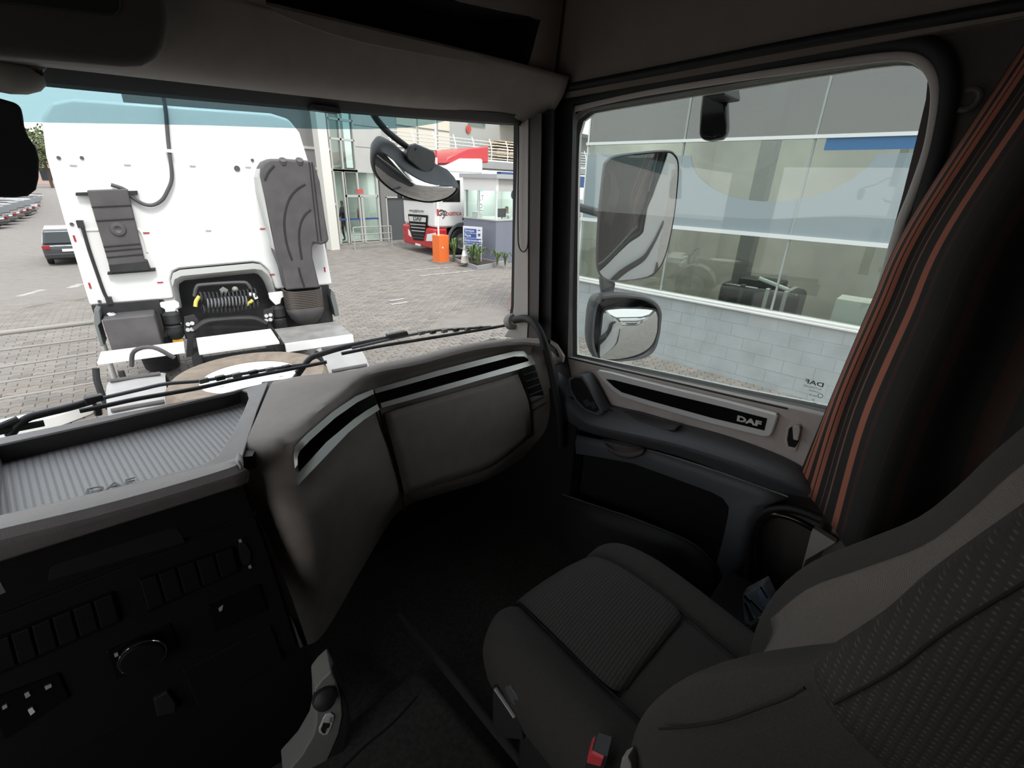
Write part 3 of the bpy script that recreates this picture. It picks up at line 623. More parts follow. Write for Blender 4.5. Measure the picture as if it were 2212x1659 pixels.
MB().surf([[AX(*p, 1.30) for p in ((1298, 948), (1330, 950), (1366, 957), (1396, 968))], [AX(*p, 1.272) for p in ((1306, 960), (1330, 970), (1362, 975), (1394, 972))], [AX(*p, 1.262) for p in ((1312, 966), (1332, 978), (1362, 984), (1390, 977))], [AX(*p, 1.275) for p in ((1314, 970), (1333, 983), (1362, 989), (1386, 982))]], 4, 4).build('pull_cup', m_taupe_dk, door, 'pull cup with a lit top', smooth=True, solid=.004)
MB().prism([AX(*p, 1.345) for p in ((1150, 930), (1300, 950), (1480, 1000), (1640, 1060), (1640, 1300), (1300, 1420), (1100, 1400))], (.02, 0, 0)).build('pocket_back', m_void, door, 'black speaker cloth')
lip = [(1215, 1068), (1298, 1096), (1350, 1113), (1401, 1132), (1450, 1152), (1491, 1171), (1520, 1193), (1538, 1213), (1547, 1230)]
MB().tube(cr([AX(*p, 1.27) for p in lip], 4), .0035, 8).build('pocket_lip', m_anth, door, smooth=True)
MB().grid([[AX(*p, 1.27) for p in lip], [AX(px, py + 40, 1.265) for px, py in lip], [AX(px, py, 1.27) for px, py in ((1180, 1400), (1270, 1400), (1330, 1400), (1390, 1400), (1440, 1390), (1480, 1380), (1510, 1370), (1530, 1360), (1545, 1350))]]).build('map_pocket', m_black, door, smooth=True, solid=.01)
struct('trim_5', MB().tube(cr([AX(*p, 1.29) for p in ((1600, 1330), (1611, 1260), (1616, 1185), (1626, 1132), (1650, 1105), (1690, 1098), (1730, 1104), (1775, 1122))], 5), .012, 12), m_rubber, 'black rubber seal around the rear edge of the passenger door', 'seal', smooth=True)
struct('trim_6', MB().tube(cr([AX(*p, 1.25) for p in ((1632, 1300), (1633, 1220), (1636, 1160), (1642, 1136), (1655, 1120), (1674, 1112), (1698, 1115), (1725, 1125), (1756, 1142))], 5), .0085, 12), m_gloss, 'shiny black seat belt guide tube behind the passenger door', 'tube', smooth=True)
pf = MB().prism([AX(*p, 1.30) for p in ((1755, 1140), (1805, 1172), (1740, 1210), (1726, 1250))], (.02, 0, 0)).build('pillar_foot', M('pillar_foot_beige', (.42, .39, .35), .6), None); pf['kind'] = 'structure'; pf.name = 'trim_7'; ABS['trim_7'] = ABS['pillar_foot']
tag(pf, 'pale beige foot of the rear door pillar seen below the curtain', 'pillar')

# ================================================================ CURTAIN
OR, BK, BR, TH = (.36, .125, .082), (.020, .018, .017), (.10, .040, .030), (.20, .10, .075)
OR_SHADE = (.045, .022, .018)  # orange stripes darkened, the shade of the deeper folds painted in
m_cur = stripes('striped_curtain', [(0, BK), (.012, OR), (.030, BK), (.036, OR), (.066, BK), (.094, OR), (.118, BK), (.128, OR), (.160, BK), (.196, TH), (.201, BK), (.226, TH), (.231, BK), (.272, OR), (.300, BK), (.322, OR_SHADE), (.336, BK), (.40, OR_SHADE), (.405, BK), (.46, OR_SHADE), (.49, BK), (.56, OR_SHADE), (.565, BK), (.62, OR_SHADE), (.66, BK), (.75, OR_SHADE), (.755, BK)])
def V(x, y, z): return R(x, y, z)
zl = (.85, .50, .255, -.047, -.22, -.45)
ys0 = (-.10, -.05, .010, .082, .098, .112)
cols = []
def col(x0, x1, ofs, hem): return [V(x0 + (x1 - x0) * i / 5, ys0[i] + ofs[0] + (ofs[1] - ofs[0]) * i / 5, zl[i]) for i in range(6)] + [hem]
cols.append([V(1.31, ys0[i], zl[i]) for i in range(6)] + [AX(1722, 1042, 1.31)])
cols.append(col(1.29, 1.25, (-.012, -.018), AX(1748, 1070, 1.262)))
cols.append(col(1.265, 1.245, (-.03, -.045), AX(1772, 1098, 1.235)))
cols.append(col(1.25, 1.18, (-.05, -.085), AX(1808, 1148, 1.175)))
cols.append(col(1.22, 1.14, (-.07, -.13), AX(1845, 1197, 1.12)))
cols.append(col(1.22, 1.17, (-.10, -.18), R(1.155, -.09, -.75)))
cols.append(col(1.27, 1.26, (-.15, -.24), R(1.25, -.17, -.75)))
cols.append(col(1.20, 1.15, (-.20, -.32), R(1.16, -.24, -.75)))
cols.append(col(1.28, 1.27, (-.28, -.42), R(1.27, -.34, -.75)))
cols.append(col(1.18, 1.14, (-.36, -.52), R(1.15, -.44, -.75)))
cols.append(col(1.28, 1.28, (-.46, -.66), R(1.28, -.60, -.75)))
rows = [[c[i] for c in cols] for i in range(7)]
m = MB().surf(rows, 7, 7, uv=True)
cur = m.build('striped_curtain', m_cur, None, smooth=True, solid=.003); tag(cur, 'black curtain with rust orange stripes gathered behind the passenger window', 'curtain')

# ================================================================ PASSENGER SEAT
seat = thing('passenger_seat', 'dark fabric passenger seat with ribbed cushion and flecked backrest', 'seat', R(.71, .1, -1.38))
T = [(.50, .455, .565, .89, -1.06), (.535, .478, .548, .905, -.975), (.528, .468, .525, .925, -.915), (.49, .425, .493, .952, -.882), (.39, .34, .468, .962, -.872), (.25, .22, .455, .950, -.876), (.10, .08, .453, .925, -.884), (-.06, -.06, .46, .90, -.886)]
SC = [(.02, -.17), (-.01, -.075), (.03, -.012), (.09, .012), (.17, .006), (.225, -.008), (.36, .002), (.5, .004), (.64, .002), (.775, -.008), (.83, .008), (.91, .014), (.97, -.012), (1.01, -.075), (.98, -.17)]
def sp(t, s, dz): yl, yr, xl, xr, z = t; return R(xl + (xr - xl) * s, yl + (yr - yl) * s, z + dz)
MB().surf([[sp(t, s, max(dz, -1.12 - t[4]) if dz < -.1 else dz) for s, dz in SC] for t in T], 3, 4).build('seat_cushion', m_seatp, seat, smooth=True)
TI = [tuple(a + (b_ - a) * k for a, b_ in zip(T[1], T[2])) for k in (.5,)] + T[2:6]
SI = [(.236, -.002), (.36, .0065), (.5, .0085), (.64, .0065), (.764, -.002)]
rows = [[sp(t, s + (0 if i < 4 else 0), dz) for s, dz in SI] for i, t in enumerate(TI)]
rows.append([sp(tuple(a + (b_ - a) * .18 for a, b_ in zip(T[5], T[6])), .5 + (s - .5) * .80, dz - .006) for s, dz in SI])
MB().surf(rows, 5, 5).build('ribbed_insert', m_seatrib, seat, 'ribbed dark brown seat insert', smooth=True, solid=.006)
m_thread = M('dark_seam', (.008, .008, .008), .9)
for s in (.228, .772):
    MB().tube(cr([sp(t, s, -.002) for t in T[1:]], 4), .0022, 6).build('seam', m_thread, seat, smooth=True)
b = MB(); b.bb(.50, .92, -.12, .40, 1.34, 1.66); b.build('seat_base', m_black, seat, bevel=.02)
b = MB(); b.prism([AX(*p, .47) for p in ((1063, 1485), (1075, 1480), (1122, 1552), (1130, 1600), (1075, 1595), (1063, 1560))], (.05, 0, 0)); b.build('side_valance', m_black, seat, bevel=.004)
MB().tube([AX(*p, .465) for p in ((1070, 1486), (1090, 1515), (1112, 1548))], .005, 8).build('valance_edge', m_steel, seat)
MB().prism([AX(*p, .462) for p in ((1088, 1486), (1100, 1482), (1122, 1512), (1118, 1530), (1104, 1520))], (.03, 0, 0)).build('release_lever', m_anth, seat, bevel=.004)
# backrest
zs = (-.93, -.82, -.72, -.62, -.54, -.459, -.385, -.314, -.207, -.05, .06, .12)
yf = (.115, .125, .115, .080, .028, -.024, -.050, -.068, -.103, -.153, -.20, -.27)
def SK(x): return .12 * max(0, x - .46)
def NX(x): return .438 + (x - .438) * .86
def sect(z, y, wide=1.0, gx=0.0):
    k = max(0, min(1, (z + .93) / .4)); e = .02 * (1 - k)
    P_ = [(.470, -.30), (.447, -.20), (.438, -.11), (.442, -.035), (.472, -.002), (.520, -.004), (.575, -.028), (.62, -.048), (.71, -.054), (.80, -.048), (.845, -.028), (.90, -.004), (.945, -.002), (.975, -.035), (.98, -.11), (.97, -.20), (.95, -.30)]
    return [R(.656 + (NX(x) - .656) * wide, y + dy - SK(x) + (.022 * max(0, min(1, (-.44 - z) / .06)) if .46 < x < .60 else 0), z) for x, dy in P_]
rows = [sect(z, y, 1 - .25 * max(0, (z + .05) / .17)) for z, y in zip(zs, yf)]
MB().surf(rows, 3, 3, cu=True).build('backrest', m_seatp, seat, smooth=True)
prt = []
for z, y in list(zip(zs, yf))[2:9]:
    prt.append([R(NX(x), y + dy + .003 - SK(x), z) for x, dy in ((.552, -.017), (.585, -.032), (.62, -.045), (.71, -.051), (.80, -.045), (.845, -.027))])
MB().surf(prt, 4, 4).build('backrest_panel', m_seatlit, seat, 'pale ribbed centre of the backrest', smooth=True, solid=.004)
prt = []
for i, (z, y) in enumerate(list(zip(zs, yf))[5:11]):
    sl = -.05 if i == 0 else 0
    prt.append([R(NX(x), y + dy - SK(x), z + sl * k) for x, dy, k in ((.526, -.0005, .0), (.500, .0015, .0), (.470, .002, .05), (.438, -.034, .3), (.433, -.11, .7), (.443, -.20, 1), (.467, -.30, 1.3))])
MB().surf(prt, 4, 4).build('flecked_side_panel', m_dots, seat, 'dark brown cloth with pale flecks', smooth=True, solid=.003, off=1)
MB().tube(cr([R(.4400, y - .020, z) for z, y in list(zip(zs, yf))[5:11]], 5), .0016, 8).build('seam', m_thread, seat, smooth=True)
MB().tube(cr([AX(*p, .441) for p in ((1424, 1574), (1480, 1571), (1560, 1558), (1640, 1530), (1700, 1508), (1738, 1486))], 5), .0016, 8).build('seam', m_thread, seat, smooth=True)
# belt buckle
bk = thing('belt_buckle', 'seat belt buckle with a red button beside the seat cushion', 'buckle', AX(1290, 1645, .42))
MB().prism([AX(*p, .425) for p in ((1268, 1632), (1280, 1620), (1314, 1634), (1308, 1655), (1296, 1700), (1258, 1690))], (.03, .01, 0)).build('housing', m_black, bk, bevel=.003)
MB().prism([AX(*p, .421) for p in ((1269, 1634), (1277, 1627), (1305, 1640), (1298, 1659), (1266, 1650))], (.03, .01, 0)).build('release_button', M('buckle_red', (.62, .06, .07), .4), bk, 'red release button', bevel=.003)
sb = MB().prism([AX(*p, .435) for p in ((1338, 1659), (1342, 1640), (1354, 1634), (1362, 1650), (1366, 1675), (1340, 1680))], (.02, 0, 0)).build('belt_tongue', m_gray, None, bevel=.003); tag(sb, 'grey plastic belt tongue beside the red buckle', 'belt tongue')

# blister pack of bulbs and a yellow strap between seat and door
pk = thing('bulb_pack', 'clear plastic pack of small bulbs wedged between seat and door', 'pack', AX(1632, 1310, 1.08))
m_clear = glass('clear_plastic', (.82, .88, .92), 1.6, 1.5, .08, .16, (.7, .78, .86))
def pq(px, x, vec, nm, mat, bev=.001): return MB().prism([AX(*p, x) for p in px], vec).build(nm, mat, pk, bevel=bev)
pq(((1603, 1287), (1650, 1262), (1668, 1300), (1672, 1325), (1622, 1352), (1608, 1345)), 1.075, (.04, 0, 0), 'clear_case', m_clear, .002)
m_blue = M('blue_card', (.10, .17, .27), .4)
pq(((1636, 1280), (1655, 1270), (1668, 1302), (1648, 1312)), 1.08, (.004, 0, 0), 'printed_card', m_blue)
for q in (((1604, 1288), (1610, 1285), (1624, 1300), (1618, 1304)), ((1618, 1295), (1622, 1294), (1648, 1322), (1643, 1325)), ((1606, 1302), (1613, 1302), (1630, 1338), (1620, 1345)), ((1640, 1268), (1644, 1266), (1660, 1292), (1656, 1294))):
    pq(q, 1.07, (.006, 0, 0), 'bulb', m_chrome)
st = MB().prism([AX(*p, 1.08) for p in ((1636, 1338), (1646, 1334), (1653, 1370), (1644, 1366))], (.01, 0, 0)).build('yellow_strap', M('yellow_green', (.42, .52, .06), .6), None); tag(st, 'short yellow green strap below the clear bulb pack', 'strap')
st = MB().tube(cr([AX(*p, 1.07) for p in ((1600, 1362), (1606, 1366), (1616, 1360), (1626, 1352))], 3), .003, 6).build('brass_clip', M('brass', (.55, .42, .16), .3, 1.0), None); tag(st, 'small brass wire clip lying below the bulb pack', 'clip')

bn = MB().bb(1.0, 1.26, -.02, .22, 1.32, AX(1644, 1373, 1.08).z - .003).build('side_bin', m_black, None, bevel=.01); tag(bn, 'black plastic bin between the seat and the door under the bulb pack', 'bin')
# raised engine tunnel with its carpet and rim
tn = MB(); tn.bb(-.9, .50, -.6, .78, 1.30, 1.44)
tun = tn.build('engine_tunnel', m_carpet, None, bevel=.03); tag(tun, 'raised carpeted engine tunnel between the seats', 'tunnel')
MB().tube(cr([AZ(*p, -1.255) for p in ((860, 1330), (905, 1382), (925, 1400), (1000, 1490), (1060, 1565), (1130, 1650), (1180, 1720))], 4), .012, 10).build('carpet_rim', M('carpet_rim_grey', (.030, .029, .027), .95), tun, smooth=True)
MB().tube(cr([AZ(*p, -1.258) for p in ((740, 1659), (790, 1610), (850, 1560), (900, 1505))], 4), .003, 6).build('carpet_seam', m_thread, tun, smooth=True)
# dark centre panel hanging from the windshield header
hb = MB().prism([onws(*p, -.07) for p in ((-90, 205), (0, 212), (35, 222), (46, 232), (50, 250), (53, 272), (62, 296), (78, 318), (85, 345), (84, 385), (78, 410), (60, 424), (30, 427), (-90, 424))], (0, .03, 0)).build('interior_mirror', m_rubber, None, bevel=.01, seg=3)
tag(hb, 'black rounded housing hanging inside the windshield beside the white tractor', 'mirror')
MB().tube([onws(-40, 215, -.06), onws(-30, 180, -.05)], .012, 10).build('mirror_stem', m_rubber, hb)

# ================================================================ WIPERS AND OUTSIDE MIRRORS
m_arm = M('wiper_black', (.035, .036, .040), .45)
m_arml = M('wiper_worn_grey', (.17, .18, .20), .4)
def wiper(label, arm, blade, frame, blocks, links):
    t = thing('windshield_wiper', label, 'wiper', onws(*blade[0], .05), 'wipers outside the windshield')
    MB().tube(cr([onws(*p, .075) for p in arm], 4), .009, 10).build('arm', m_arm, t, smooth=True)
    MB().tube(cr([onws(*p, .050) for p in blade], 4), .0058, 8).build('rubber_blade', m_arm, t, smooth=True)
    fr = MB().tube(cr([onws(*p, .065) for p in frame], 4), .005, 8).build('blade_frame', m_arml, t, smooth=True)
    for i in range(6):
        a, b_ = frame[-1], frame[len(frame) // 2]; k = i / 6
        q = onws(b_[0] + (a[0] - b_[0]) * k, b_[1] + (a[1] - b_[1]) * k, .058); MB().box(q, (.022, .012, .012)).build('frame_clip', m_arm if i % 2 else m_gray, fr)
    for q in blocks: MB().prism([onws(*p, .06) for p in q], (0, .02, 0)).build('pivot_block', m_arm, t, bevel=.003)
    for q in links: MB().tube([onws(*p, .075) for p in q], .008, 8).build('link', m_arm, t)
    return t
wiper('wiper resting along the bottom of the windshield in front of the perforated tray', ((20, 943), (38, 920), (60, 903), (95, 893), (150, 880), (205, 864)),
      ((172, 888), (230, 876), (300, 861), (420, 840), (520, 818), (640, 795), (705, 782)), ((222, 860), (300, 842), (360, 829), (440, 822), (520, 808), (600, 795), (655, 787)),
      [((181, 862), (222, 853), (226, 866), (187, 876))], [((209, 872), (213, 896)), ((-20, 936), (95, 914)), ((-20, 930), (40, 905))])
wiper('wiper reaching toward the passenger side pillar above the rounded pod', ((628, 830), (650, 800), (668, 776), (690, 766), (740, 751), (800, 738), (850, 729)),
      ((738, 764), (820, 748), (900, 735), (980, 722), (1040, 712), (1092, 703)), ((760, 752), (820, 738), (870, 727), (910, 719), (950, 713), (1000, 710), (1060, 706)),
      [((838, 724), (880, 715), (884, 724), (842, 733))], [((640, 806), (668, 778))])

def domed(loop, n, bulge, c=None, k=7):
    n = Vector(n).normalized(); c = c or sum(loop, Vector()) / len(loop)
    return [[c + (p - c) * (1e-3 + (1 - 1e-3) * i / k) + n * bulge * (1 - (i / k) ** 2) for p in loop] for i in range(k + 1)]
def loops(base, n, seq):
    """stack of loops: (scale, lift along n, shift)"""
    c = sum(base, Vector()) / len(base); n = Vector(n).normalized()
    return [[c + (p - c) * s + n * l + Vector(sh) for p in base] for s, l, sh in seq]
# front mirror hanging ahead of the windshield
fm = thing('front_mirror', 'black front-view mirror hanging on an arm ahead of the windshield', 'mirror', AY(895, 385, 1.8))
n1 = Vector((-.28, -.80, -.52)); c0 = AY(895, 395, 1.78)
out = [(806, 347), (810, 332), (823, 327), (840, 336), (860, 354), (885, 374), (920, 392), (960, 402), (988, 405), (985, 417), (965, 431), (930, 438), (895, 433), (855, 417), (824, 394), (808, 371)]
lp = cr([AP(*p, c0, n1) for p in out], 3, True)
hs = loops(lp, n1, [(1.0, .0, (0, 0, 0)), (1.035, -.006, (0, 0, 0)), (1.04, -.02, (0, 0, .008)), (1.0, -.042, (0, 0, .020)), (.88, -.065, (.0, 0, .036)), (.6, -.08, (.005, 0, .044)), (.02, -.085, (.005, 0, .047))])
MB().grid(hs, cu=True).build('housing', M('mirror_housing', (.045, .052, .055), .5), fm, smooth=True)
MB().grid(domed([p + n1.normalized() * .001 for p in [c_ for c_ in loops(lp, n1, [(.97, 0, (0, 0, 0))])[0]]], n1, .035), cu=True).build('mirror_glass', m_mirror, fm, 'convex mirror glass', smooth=True)
MB().ring(lp, loops(lp, n1, [(.965, .006, (0, 0, 0))])[0], n1.normalized() * -.008).build('mirror_rim', m_rubber, fm, smooth=True)
MB().tube(cr([R(.93, 1.34, .34), R(.98, 1.45, .36)] + [AY(*p, y) for *p, y in ((795, 205, 1.60), (806, 245, 1.66), (828, 275, 1.74), (850, 295, 1.80), (880, 318, 1.83))], 5), .0125, 12).build('arm', m_arm, fm, smooth=True)
hub = [AY(*p, 1.79) for p in ((885, 313), (898, 309), (938, 326), (942, 338), (938, 362), (928, 375), (912, 372), (880, 345), (877, 335))]
hb_ = MB().prism(hub, (.02, .06, 0)).build('hub', M('hub_grey', (.06, .068, .066), .5), fm, bevel=.012, seg=3)
MB().disc(AY(899, 322, 1.787), .0045, (0, -1, 0), .002, 12).build('screw', m_black, hb_)
# wing mirrors
n2 = Vector((-.46, -.885, -.05)); c2 = Vector((1.72, 1.02, 2.7 - .55))
lo_ = [(1274, 706), (1279, 665), (1290, 641), (1312, 634), (1353, 634), (1397, 641), (1420, 655), (1429.5, 676), (1428, 700), (1425, 724), (1414, 757), (1390, 774), (1343, 781), (1298, 779), (1279, 765), (1273, 738)]
gl_ = [(1305, 674), (1325, 668.5), (1361, 667), (1409, 670), (1419.5, 681), (1420, 700), (1418, 721), (1407, 746), (1382, 764), (1339, 775), (1302, 775), (1296, 768), (1296.5, 745), (1298, 724), (1301, 700)]
wm = thing('wing_mirror', 'lower wide-angle wing mirror in a black housing outside the passenger window', 'mirror', AP(1350, 705, c2, n2), 'passenger side wing mirrors')
lp = cr([AP(*p, c2, n2) for p in lo_], 3, True)
MB().grid(loops(lp, n2, [(.86, -.004, (0, 0, 0)), (.90, .008, (0, 0, 0)), (.96, .010, (0, 0, 0)), (1.0, .0, (0, 0, 0)), (.99, -.03, (0, 0, 0)), (.92, -.07, (0, 0, 0)), (.7, -.10, (0, 0, 0)), (.02, -.11, (0, 0, 0))]), cu=True).build('housing', m_anth, wm, smooth=True)
gp = cr([AP(*p, c2 + n2 * .013, n2) for p in gl_], 3, True)
MB().ring(gp, loops(gp, n2, [(1.06, -.002, (0, 0, 0))])[0], -n2 * .006).build('glass_rim', m_rubber, wm, smooth=True)
MB().grid(domed(gp, n2, .022), cu=True).build('mirror_glass', m_mirror, wm, 'convex mirror glass', smooth=True)
MB().prism([AP(*p, c2 - n2 * .05, n2) for p in ((1300, 600), (1322, 604), (1330, 612), (1325, 640), (1306, 644), (1302, 625))], n2 * -.03).build('bracket', m_anth, wm, bevel=.004)
MB().prism([AP(*p, c2 - n2 * .05, n2) for p in ((1284, 770), (1306, 772), (1306, 815), (1284, 815))], n2 * -.03).build('lower_stay', m_anth, wm, bevel=.004)
n3 = Vector((-.70, -.70, -.15)); c3 = Vector((1.76, 1.0, 2.7 - .12))
mo_ = [(1303, 372), (1310, 348), (1332, 335), (1380, 329), (1440, 324), (1458, 332), (1466, 352), (1464, 400), (1456, 470), (1442, 538), (1428, 574), (1408, 596), (1375, 605), (1328, 609), (1304, 603), (1291, 586), (1289, 550), (1293, 470)]
mm_ = thing('wing_mirror', 'tall main wing mirror standing above the small square wing mirror', 'mirror', AP(1380, 470, c3, n3), 'passenger side wing mirrors')
lp = cr([AP(*p, c3, n3) for p in mo_], 3, True)
MB().grid(loops(lp, n3, [(.955, .004, (0, 0, 0)), (.985, .010, (0, 0, 0)), (1.0, .0, (0, 0, 0)), (.99, -.03, (0, 0, 0)), (.92, -.07, (0, 0, 0)), (.7, -.10, (0, 0, 0)), (.02, -.11, (0, 0, 0))]), cu=True).build('housing', m_black, mm_, smooth=True)
gp = loops(lp, n3, [(.965, .006, (0, 0, 0))])[0]
MB().grid(domed(gp, n3, .012), cu=True).build('mirror_glass', m_mirror, mm_, 'tall mirror glass', smooth=True)
MB().tube([AP(1318, 600, c3 - n3 * .06, n3), AP(1316, 640, c2 - n2 * .06, n2)], .016, 10).build('arm', m_anth, mm_)
MB().tube([AP(1330, 470, c3 - n3 * .06, n3), Vector((1.80, 1.30, 2.62)), Vector((1.48, 1.36, 2.66))], .018, 10).build('arm', m_anth, mm_)
km = thing('kerb_mirror', 'black kerb mirror hanging outside from the top of the passenger door', 'mirror', AX(1540, 255, 1.62))
kl = [AX(*p, 1.60) for p in ((1517, 190), (1569, 182), (1571, 240), (1572, 272), (1570, 291), (1558, 300), (1534, 304), (1514, 301), (1509, 288), (1511, 243))]
MB().prism(kl, (.05, .01, 0)).build('housing', m_gloss, km, bevel=.012, seg=3)
MB().prism([AX(*p, 1.50) for p in ((1520, 150), (1560, 143), (1566, 205), (1520, 212))], (.13, 0, 0)).build('arm', m_black, km, bevel=.006)

# ================================================================ YARD PAVING
paver_cols = [(.175, .158, .146), (.235, .213, .192), (.212, .197, .182), (.258, .234, .210), (.228, .20, .173), (.206, .19, .178)]
m_pav = per_island('paver_stone', paver_cols, .9, .4, 90)
m_gnd = per_island('paving_far', [(.225, .205, .188), (.225, .205, .188)], .9, .3, 40)
def sst(t): t = max(0, min(1, t)); return t * t * (3 - 2 * t)
def GH(x, y): return -1.75 * sst((y - 10) / 20) * sst((7 - x) / 4) + .085 * sst((x - 4.5) / 2.4) * sst((7.2 - y) / 2) * sst((9.5 - x) / 2)      # the yard falls away to the far left
gx = [-80, -50, -30, -20, -12, -8, -6, -4, -2] + [-1 + .5 * i for i in range(19)] + [9, 11, 14, 20, 30, 50, 90]
gy = [-40, -20, -10, -5, 0, 3, 6, 8] + [9 + 1.0 * i for i in range(23)] + [33, 38, 45, 60, 80, 110, 150]
ground = struct('ground', MB().grid([[(x, y, GH(x, y) - .012) for x in gx] for y in gy]), m_gnd, 'interlocking grey brown paved yard', 'ground', smooth=True)
PL, PW, GAP = .235, .118, .007
def zig(x):                                            # saw-toothed long edge shared by neighbouring stones
    t = (x / (PL / 2)) % 1.0
    return .020 * (1 - abs(2 * t - 1) * 2)
pm_v, pm_f = [], []
xs_ = [GAP / 2, PL / 4, PL / 2, 3 * PL / 4, PL - GAP / 2]
ol = [(x, zig(x) + GAP / 2) for x in xs_] + [(x, PW + zig(x) - GAP / 2) for x in reversed(xs_)]
cx_ = PL / 2; cy_ = PW / 2
top = [(cx_ + (x - cx_) * .955, cy_ + (y - cy_) * .93, .0) for x, y in ol]
pm_v = [(x - cx_, y - cy_, -.012) for x, y in ol] + [(x - cx_, y - cy_, -.004) for x, y in ol] + [(x - cx_, y - cy_, z) for x, y, z in top]
n_ = len(ol)
pm_f = [tuple(range(2 * n_, 3 * n_))] + [(i, (i + 1) % n_, n_ + (i + 1) % n_, n_ + i) for i in range(n_)] + [(n_ + i, n_ + (i + 1) % n_, 2 * n_ + (i + 1) % n_, 2 * n_ + i) for i in range(n_)]
def to_px(p):
    d = Vector(p) - EYE; z = d.dot(FWD)
    return (1106 + F_PX * d.dot(RT) / z, 829.5 - F_PX * d.dot(UP) / z) if z > .1 else (-1, -1)
ca, sa = math.cos(math.radians(8)), math.sin(math.radians(8))
spots = []
for j in range(-30, 190):
    for i in range(-20, 75):
        u, v = i * PL + (j % 2) * PL / 2, j * PW
        x, y = u * ca + v * sa - 3.2, -u * sa + v * ca + 1.4
        if y < .6 or y > 19.5 or x < -3.5 or x > 13: continue
        if x > 7.2 and y < 5.1: continue
        spots.append((x, y, v))
def seen(x, y):
    px, py = to_px((x, y, 0))
    a = 745 < px < 1100 and 545 < py < 800 - (px - 745) * .22
    b_ = 1228 < px < 1780 and py < 770 + (px - 1228) * .25 and py > 690
    c_ = 0 < px < 205 and 590 < py < 860
    return a or b_ or c_
spots.sort(key=lambda s: (not seen(s[0], s[1]), s[0] ** 2 + s[1] ** 2))
pme = bpy.data.meshes.new('paver'); pme.from_pydata(pm_v, [], pm_f); pme.materials.append(m_pav)
rng = random.Random(3)
for x, y, _ in spots[:300]:
    o = bpy.data.objects.new('paver', pme); COL.objects.link(o); o.parent = ground
    o.location = Vector((x, y, GH(x, y) + rng.uniform(-.002, .002))) - ABS['ground']; o.rotation_euler = (0, 0, -math.radians(8))
rest = spots[300:]
pv = np.array(pm_v); rot = np.array([[ca, sa, 0], [-sa, ca, 0], [0, 0, 1]]); pvr = pv @ rot.T
rs = np.random.RandomState(4)
offs = np.array([(x, y, GH(x, y)) for x, y, _ in rest]); offs[:, 2] += rs.uniform(-.002, .002, len(rest))
allv = (pvr[None] + offs[:, None]).reshape(-1, 3) - np.array(ABS['ground'])
allf = []
for k in range(len(rest)):
    o_ = k * 3 * n_; allf += [tuple(i + o_ for i in f) for f in pm_f]
me = bpy.data.meshes.new('paver_field'); me.from_pydata(allv.tolist(), [], allf); me.materials.append(m_pav)
o = bpy.data.objects.new('paver_field', me); COL.objects.link(o); o.parent = ground; o['kind'] = 'stuff'
bed = [[(x, y, GH(x, y) - .0105) for x in [-3.5 + .5 * i for i in range(34)]] for y in [.6 + .6 * i for i in range(33)]]
MB().grid([[p for p in r] for r in bed]).build('joint_sand', M('joint_sand', (.125, .11, .098), .95), ground, smooth=True)
m_line = M('worn_white_line', (.36, .345, .325), .85, var=.35, vscale=5)
def gl(px, py): return AZ(px, py, -2.694)
for a, b_, w in (((876, 585.5), (981, 576.5), .09), ((906, 596), (1030, 584), .10), ((842, 650), (872, 645), .12), ((845, 658), (880, 652), .12), ((40, 640), (96, 625), .15), ((152, 622), (176, 613), .2)):
    p, q = gl(*a), gl(*b_); d = (q - p).normalized(); s_ = Vector((-d.y, d.x, 0)) * w / 2
    MB().prism([p - s_, q - s_, q + s_, p + s_], (0, 0, .003)).build('line_marking', m_line, ground)

# ================================================================ WALL AND SHOP WINDOW BESIDE THE TRUCK
FX = 7.1
sw = thing('showroom_front', 'pale blue grey block wall with a long shop window and frosted film beside the truck', 'building', (FX, 2, 0))
m_block = per_island('painted_block', [(.405, .435, .445), (.43, .46, .47), (.418, .448, .458)], .8, .35, 60)
m_joint = M('block_joint', (.405, .435, .445), .9)
BW, BH, TOP = .39, .19, 2.7 - 1.585
MB().bb(FX + .004, FX + .2, -3.0, 4.985, 0, TOP).build('wall_core', m_joint, sw)
me = None; jb = MB(); jb.bb(-.06, .0, -BW / 2 + .0014, BW / 2 - .0014, -BH / 2 + .0014, BH / 2 - .0014)
bm_ = bpy.data.meshes.new('block'); bm_.from_pydata([tuple(v) for v in jb.v], [], jb.f); bm_.materials.append(m_block)
nrow = int(TOP / BH)
for r in range(nrow + 1):
    y = 4.985 - BW / 2 - (r % 2) * BW / 2; zc = TOP - BH / 2 - r * BH
    if zc < 0: continue
    if r % 2:
        MB().bb(FX - .0, FX + .06, 4.985 - BW / 2 + .003, 4.985, zc - BH / 2 + .003, zc + BH / 2 - .003).build('block', m_block, sw)
    while y > -2.4:
        o = bpy.data.objects.new('block', bm_); COL.objects.link(o); o.parent = sw
        o.location = Vector((FX + .06 + rng.uniform(-.0012, .0012), y, zc)) - ABS[sw.name]; y -= BW
sill = MB(); sill.bb(FX - .05, FX + .22, -3, 5.0, TOP, TOP + .035); sill.bb(FX - .03, FX + .10, -3, 5.0, TOP + .035, TOP + .07); sill.build('aluminium_sill', m_silver, sw, 'aluminium window sill', bevel=.01)
m_alu = M('white_aluminium', (.72, .74, .74), .4)
zb, zt_, zu = 2.7 - .525, 2.7 + .49, 2.7 + .63
m_shop = glass('shop_glass', (.80, .85, .82), 1.6, 1.5)
m_film = glass('frosted_film', (.10, .11, .12), 1.2, 1.5, 0.0, .86, (.30, .36, .385))
m_darkg = glass('dark_upper_glass', (.20, .23, .22), 3.6, 1.5)
MB().bb(FX + .06, FX + .068, -3, 4.95, TOP + .07, zu).build('window_glass', m_shop, sw, 'clear reflecting shop glass')
